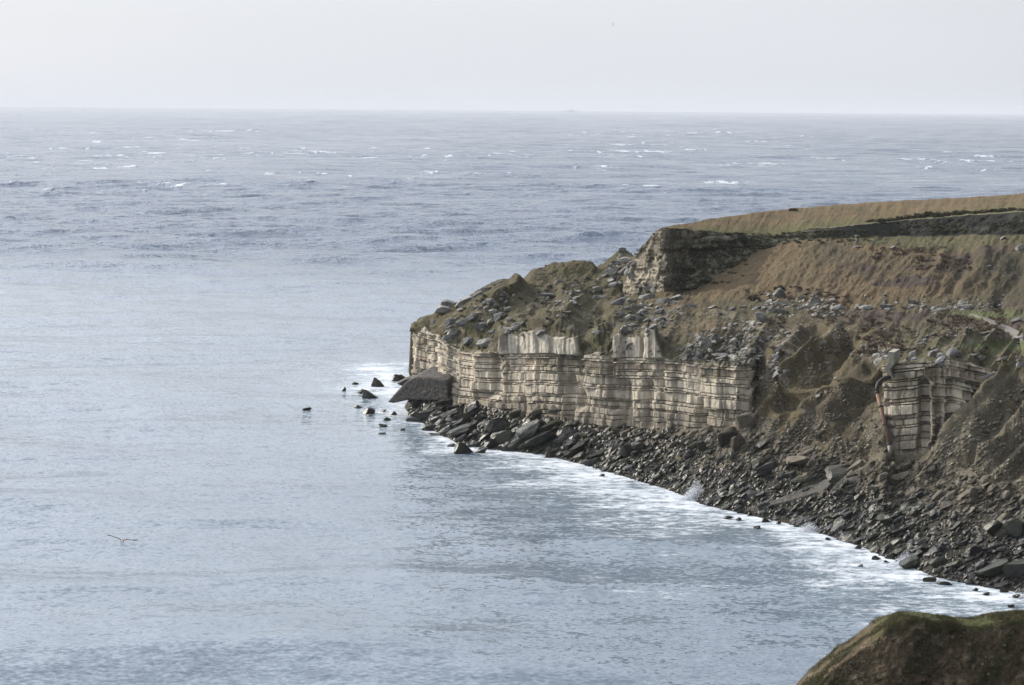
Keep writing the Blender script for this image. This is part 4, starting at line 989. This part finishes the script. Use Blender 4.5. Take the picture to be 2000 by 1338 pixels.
tube('bend', [U3(1737, 737, 233.8), U3(1729, 738, 233), U3(1722, 742, 232.4), U3(1716, 748, 232), U3(1713, 756, 231.7), U3(1713, 765, 231.4)], 0.26, M_dark, pp)
tube('pipe', [U3(1713, 765, 231.4), U3(1725, 815, 230.2), U3(1737, 868, 229)], 0.25, M_rust, pp)
tube('lower_pipe', [U3(1737, 868, 229), U3(1738, 878, 228.9), U3(1739, 888, 228.8)], 0.24, M_conc, pp)
for x, y in ((1713.3, 766), (1720, 794), (1728, 829), (1737, 867)):
    D = 231.4 - (y - 765) / 103 * 2.4; p_ = U3(x, y, D); d = (U3(1737, 868, 229) - U3(1713, 765, 231.4)).normalized() * 0.11
    tube('collar', [p_ - d, p_ + d], 0.32, M_dark, pp)

# little standing stone with a cap on the brow
st = empty('stone_cairn', at(1672, 474)[0]); tag(st, 'small standing stone with a wider cap on the brow of the brown slope', 'cairn')
b_ = at(1672, 474)[0]; m_ = b_[1] / F
tube('pillar', [b_ - [0, 0, 0.3], b_ + [0, 0, 6 * m_], b_ + [0, 0, 11 * m_]], [0.28, 0.22, 0.24], M_block, st, 7)
tube('cap', [b_ + [0, 0, 11 * m_], b_ + [0.05, 0, 13.5 * m_], b_ + [0.05, 0, 16 * m_]], [0.42, 0.5, 0.3], M_block, st, 7)

# ------------------------------------------------------------------ scrub and shrubs
def leaf_cloud(centre, rad, n_, size, mat, name, flat_=0.7, drop=None):
    d = rng.normal(size=(n_, 3)); d /= np.linalg.norm(d, axis=1)[:, None]; r_ = rng.random(n_) ** 0.45
    lump = 0.72 + 0.45 * vnoise(d[:, 0] * 2.2 + centre[0], d[:, 1] * 2.2, d[:, 2] * 2.2 + centre[1], 400)
    c_ = d * (r_ * lump)[:, None] * np.array(rad); c_[:, 2] = np.abs(c_[:, 2]) * 1.0
    nrm = rng.normal(size=(n_, 3)); a = np.cross(nrm, rng.normal(size=(n_, 3))); a /= np.linalg.norm(a, axis=1)[:, None]
    b = np.cross(nrm, a); b /= np.linalg.norm(b, axis=1)[:, None]; s_ = (size * rng.uniform(0.6, 1.4, n_))[:, None]
    V = np.stack([c_ - a * s_, c_ - b * s_ * 0.5, c_ + a * s_, c_ + b * s_ * 0.5], 1).reshape(-1, 3)
    return V
def shrub(px, py, wpx, hpx, label, group=None, mat=M_leaf, base=None):
    p_ = at(px, py)[0] if base is None else base
    m = p_[1] / F; V = leaf_cloud(p_, (wpx * m * 0.55, wpx * m * 0.45, hpx * m * 1.15), int(500 + wpx * 22), 0.16, mat, 'shrub')
    root = empty('shrub', p_); tag(root, label, 'shrub', group)
    me = mesh_np('foliage', V, np.arange(len(V)).reshape(-1, 4), mat, False, parent=root)
    st_ = tube('stem', [(0, 0, -0.3), (0.05, 0, hpx * m * 0.5), (0.15, 0, hpx * m * 0.8)], [0.08, 0.06, 0.03], M_dark, None, 6); st_.parent = root
    return root
shrub(1549, 411, 22, 6, 'low brown bush breaking the skyline of the grass plateau', mat=M_twig)
for i, x in enumerate(np.linspace(1702, 1996, 17)):
    y = float(np.interp(x, EROW_X := [r_[0] for r_ in EROW], [r_[1] for r_ in EROW])) - 3.2
    hpx = float(np.interp(x, [1690, 1720, 1760, 1830, 1900, 2000], [4, 6, 7, 11, 7, 6])) * ru(0.85, 1.15)
    shrub(float(x), y, 26, hpx, 'dark scrubby bush in the hedge behind the pale rim of the old quarry', 'hedge bushes behind the quarry rim', M_leaf if i % 4 else M_twig)
shrub(1470, 585, 30, 12, 'dull purple-brown bush low on the brown slope left of the block heap', mat=M_twig)
shrub(1522, 566, 26, 9, 'dark green bush growing on top of the block heap', mat=M_leaf)
shrub(1450, 468, 30, 12, 'dark ivy bush hanging on the upper crag right of the white outcrops', mat=M_leaf)
# scrub and brambles: stuff
Vs = []
def scrubs(n_, x0, x1, y0, y1, r0, r1, thr=0.0):
    for _ in range(n_):
        x, y = ru(x0, x1), ru(y0, y1)
        if fbm(np.array(x / 40.), np.array(y / 18.), 0, 2, 500) < thr: continue
        q = at(x, y)
        if q is None: continue
        r_ = ru(r0, r1); Vs.append(leaf_cloud(q[0], (r_, r_, r_ * 0.55), 55, 0.13, None, '') + q[0])
scrubs(420, 1500, 1960, 603, 690, 0.5, 1.1, -0.05)
scrubs(200, 1700, 1900, 483, 530, 0.5, 1.0, 0.0)
scrubs(110, 1480, 1660, 560, 600, 0.4, 0.9, 0.05)
V = np.concatenate(Vs)
tag(mesh_np('scrub', V, np.arange(len(V)).reshape(-1, 4), M_twig, False), 'low purple-brown bramble scrub spread over the bench and slope', 'scrub', kind='stuff')
Vs = []
scrubs(260, 1720, 2000, 434, 458, 0.3, 0.7, -0.05); scrubs(80, 1590, 1720, 450, 462, 0.3, 0.6, -0.1); scrubs(160, 1240, 1460, 455, 575, 0.4, 0.9, 0.0); scrubs(90, 1560, 1960, 600, 690, 0.5, 0.9, 0.1); scrubs(120, 1380, 1720, 455, 475, 0.4, 0.8, -0.1); scrubs(150, 880, 1210, 540, 650, 0.3, 0.6, 0.05)
V = np.concatenate(Vs)
tag(mesh_np('undergrowth', V, np.arange(len(V)).reshape(-1, 4), M_leaf, False), 'dark green ivy and low undergrowth clinging to the crag and debris', 'undergrowth', kind='stuff')

# ------------------------------------------------------------------ spray where waves hit the shore
M_spray = plain('sea_spray_white', (0.8, 0.83, 0.88), 0.7, 0.05)
def spray(px, py, wpx, hpx, n_, label):
    p_ = sea_at(float(px), float(py)); m = p_[1] / F
    V, Ff = LOW[1]; a = rng.normal(0, 0.5, n_); b = rng.random(n_) ** 1.6
    pos = np.stack([a * wpx * m * 0.55 * (1.1 - 0.5 * b), rng.normal(0, 0.3, n_) * wpx * m * 0.5, b * hpx * m * np.exp(-(a * 1.1) ** 2)], 1)
    s_ = rng.uniform(0.03, 0.12, n_) * (1.3 - b)
    W = (V[None] * s_[:, None, None] + pos[:, None]).reshape(-1, 3)
    Fs = (Ff[None] + (np.arange(n_) * len(V))[:, None, None]).reshape(-1, 3)
    o = mesh_np('sea_spray', W, Fs, M_spray, True); o.location = p_
    tag(o, label, 'spray', kind='stuff')
spray(1360, 975, 54, 40, 4200, 'burst of white spray thrown up against the middle of the shore')
spray(1106, 893, 34, 14, 900, 'small white splash at the water by the grey boulder')
spray(1582, 1038, 60, 20, 2200, 'low white wash breaking on the shore below the shingle')
spray(1770, 1104, 60, 30, 2200, 'thin brownish white splash around the rounded boulder')
spray(780, 716, 34, 7, 140, 'white wash behind the flat topped rock at the tip')
spray(1995, 1165, 40, 16, 250, 'white wash at the right edge of the shore')

# ------------------------------------------------------------------ gulls
def gull_mesh():
    bm = bmesh.new()
    # one continuous body: rings from bill to tail
    ring = [(0.30, 0.004, 0.004, 0.0), (0.25, 0.014, 0.014, 0.004), (0.21, 0.036, 0.036, 0.012), (0.15, 0.040, 0.040, 0.01), (0.08, 0.060, 0.062, 0), (0, 0.075, 0.08, -0.01),
            (-0.10, 0.066, 0.065, -0.004), (-0.18, 0.042, 0.036, 0.006), (-0.24, 0.036, 0.016, 0.012), (-0.33, 0.055, 0.006, 0.014), (-0.36, 0.05, 0.004, 0.014)]
    rs = []
    for x, w_, h_, z in ring: rs.append([bm.verts.new((w_ * math.cos(t * math.pi / 5), x, z + h_ * math.sin(t * math.pi / 5))) for t in range(10)])
    for a, b in zip(rs[:-1], rs[1:]):
        for k in range(10): bm.faces.new([a[k], a[(k + 1) % 10], b[(k + 1) % 10], b[k]])
    bm.faces.new(rs[0]); bm.faces.new(rs[-1][::-1])
    # wings grow from the shoulders; sections (span, lead y, trail y, z, thickness)
    for sx_, secs in ((1, [(0.03, .10, -.09, .03, .022), (.16, .14, -.06, .055, .018), (.32, .16, -.03, .052, .014), (.48, .10, -.06, .05, .010), (.60, .0, -.10, .075, .006), (.68, -.10, -.14, .11, .003)]),
                      (-1, [(0.03, .10, -.09, .03, .022), (.16, .14, -.06, .09, .018), (.32, .16, -.03, .13, .014), (.48, .10, -.06, .19, .010), (.60, .0, -.10, .21, .006), (.68, -.10, -.14, .225, .003)])):
        pr = None
        for j, (sp, y0, y1, z, t) in enumerate(secs):
            ym = y0 * 0.6 + y1 * 0.4
            r_ = [bm.verts.new((sx_ * sp, y0, z)), bm.verts.new((sx_ * sp, ym, z + t)), bm.verts.new((sx_ * sp, y1, z)), bm.verts.new((sx_ * sp, ym, z - t))]
            if pr:
                for k in range(4):
                    f = bm.faces.new([pr[k], pr[(k + 1) % 4], r_[(k + 1) % 4], r_[k]]); f.material_index = 2 if j >= 4 else 1
            else: bm.faces.new(r_)
            pr = r_
        bm.faces.new(pr).material_index = 2
    bmesh.ops.recalc_face_normals(bm, faces=bm.faces)
    for f in bm.faces: f.smooth = True
    me = bpy.data.meshes.new('gull'); bm.to_mesh(me); bm.free()
    me.materials.append(plain('gull_body', (0.30, 0.29, 0.29), 0.8, 0.1, 8)); me.materials.append(plain('gull_wing', (0.32, 0.32, 0.34), 0.8, 0.15, 8)); me.materials.append(plain('gull_wing_tip', (0.012, 0.012, 0.02), 0.6, 0.1))
    return me
gm = gull_mesh()
g1 = bpy.data.objects.new('gull', gm); COL.objects.link(g1); g1.location = unproj(238, 1056, 70); g1.rotation_euler = (R(4), R(7), R(20)); g1.scale = (0.88, 0.88, 0.88)
tag(g1, 'grey-brown gull with dark wing tip gliding low over the bay at lower left', 'gull')
g2 = g1.copy(); COL.objects.link(g2); g2.location = unproj(1197.3, 48, 640); g2.rotation_euler = (R(10), R(70), R(70))
tag(g2, 'tiny far-off bird alone high in the pale sky', 'bird'); g2.name = 'gull.001'

# ------------------------------------------------------------------ ships on the horizon
M_ship = plain('ship_haze_grey', (0.62, 0.64, 0.68), 0.7, 0.1, 0.05)  # grey lifted toward the haze, so the fading is put into the colour
def ship(px, D, length, label, tall=1.0):
    p_ = unproj(px, 225, D); p_[2] = 0; root = empty('ship', p_); tag(root, label, 'ship')
    bm = bmesh.new(); hl = length / 2; H = length * 0.05
    top_ = [(-hl, 0), (-hl * 0.8, -H), (hl * 0.8, -H), (hl, 0), (hl * 0.8, H), (-hl * 0.8, H)]
    a = [bm.verts.new((x * 0.92, y * 0.7, -1)) for x, y in top_]; b = [bm.verts.new((x, y, H * 1.3)) for x, y in top_]
    bm.faces.new(a[::-1]); bm.faces.new(b)
    for i in range(6): bm.faces.new([a[i], a[(i + 1) % 6], b[(i + 1) % 6], b[i]])
    me = bpy.data.meshes.new('hull'); bm.to_mesh(me); bm.free(); me.materials.append(M_ship); h_ = bpy.data.objects.new('hull', me); COL.objects.link(h_); h_.parent = root
    bm = bmesh.new()
    for cx, wx, z0, z1 in ((0, 0.30, 1.3, 2.0), (0.03, 0.2, 2.0, 2.7), (0.04, 0.08, 2.7, 3.4)):
        mt = Matrix.Translation((cx * length, 0, (z0 + z1) / 2 * H)) @ Matrix.Diagonal((wx * length, H * 1.2, (z1 - z0) * H * 1.0, 1))
        bmesh.ops.create_cube(bm, size=1, matrix=mt)
    bmesh.ops.bevel(bm, geom=bm.edges[:], offset=H * 0.05, affect='EDGES')
    me = bpy.data.meshes.new('superstructure'); bm.to_mesh(me); bm.free(); me.materials.append(M_ship); h_ = bpy.data.objects.new('superstructure', me); COL.objects.link(h_); h_.parent = root
    t1 = tube('mast', [(0.03 * length, 0, 3.3 * H), (0.03 * length, 0, 6.0 * H * tall)], 0.02 * length, M_ship, None, 6); t1.parent = root
ship(1115, 24000, 205, 'faint large ship with tall mast on the hazy horizon')
ship(1357, 24000, 44, 'tiny vessel on the horizon right of the large ship', 1.3)
ship(1385, 24000, 20, 'tiniest speck of a vessel rightmost on the horizon', 1.0)

# ------------------------------------------------------------------ haze
bm = bmesh.new()
x0, x1, y0, y1, z0, z1 = -42000, 42000, -400, 36000, -7, 120
bmesh.ops.create_cube(bm, size=1, matrix=Matrix.Translation(((x0 + x1) / 2, (y0 + y1) / 2, (z0 + z1) / 2)) @ Matrix.Diagonal((x1 - x0, y1 - y0, z1 - z0, 1)))
me = bpy.data.meshes.new('haze'); bm.to_mesh(me); bm.free()
mh = bpy.data.materials.new('haze'); mh.use_nodes = True; n = mh.node_tree.nodes; n.clear()
ov = n.new('ShaderNodeOutputMaterial'); pv = n.new('ShaderNodeVolumePrincipled')
pv.inputs['Color'].default_value = (0.80, 0.83, 0.89, 1); pv.inputs['Density'].default_value = 5.0e-5; pv.inputs['Anisotropy'].default_value = 0.0
mh.node_tree.links.new(pv.outputs[0], ov.inputs['Volume']); me.materials.append(mh)
hz = bpy.data.objects.new('haze', me); COL.objects.link(hz); tag(hz, 'thin pale sea haze fading the horizon', 'haze', kind='stuff')
print('boulders', NB[0], 'foot z', [round(float(np.interp(x, U, Pf[:, 2])), 1) for x in (820, 870, 1000, 1200, 1400, 1600, 1800, 1950)])
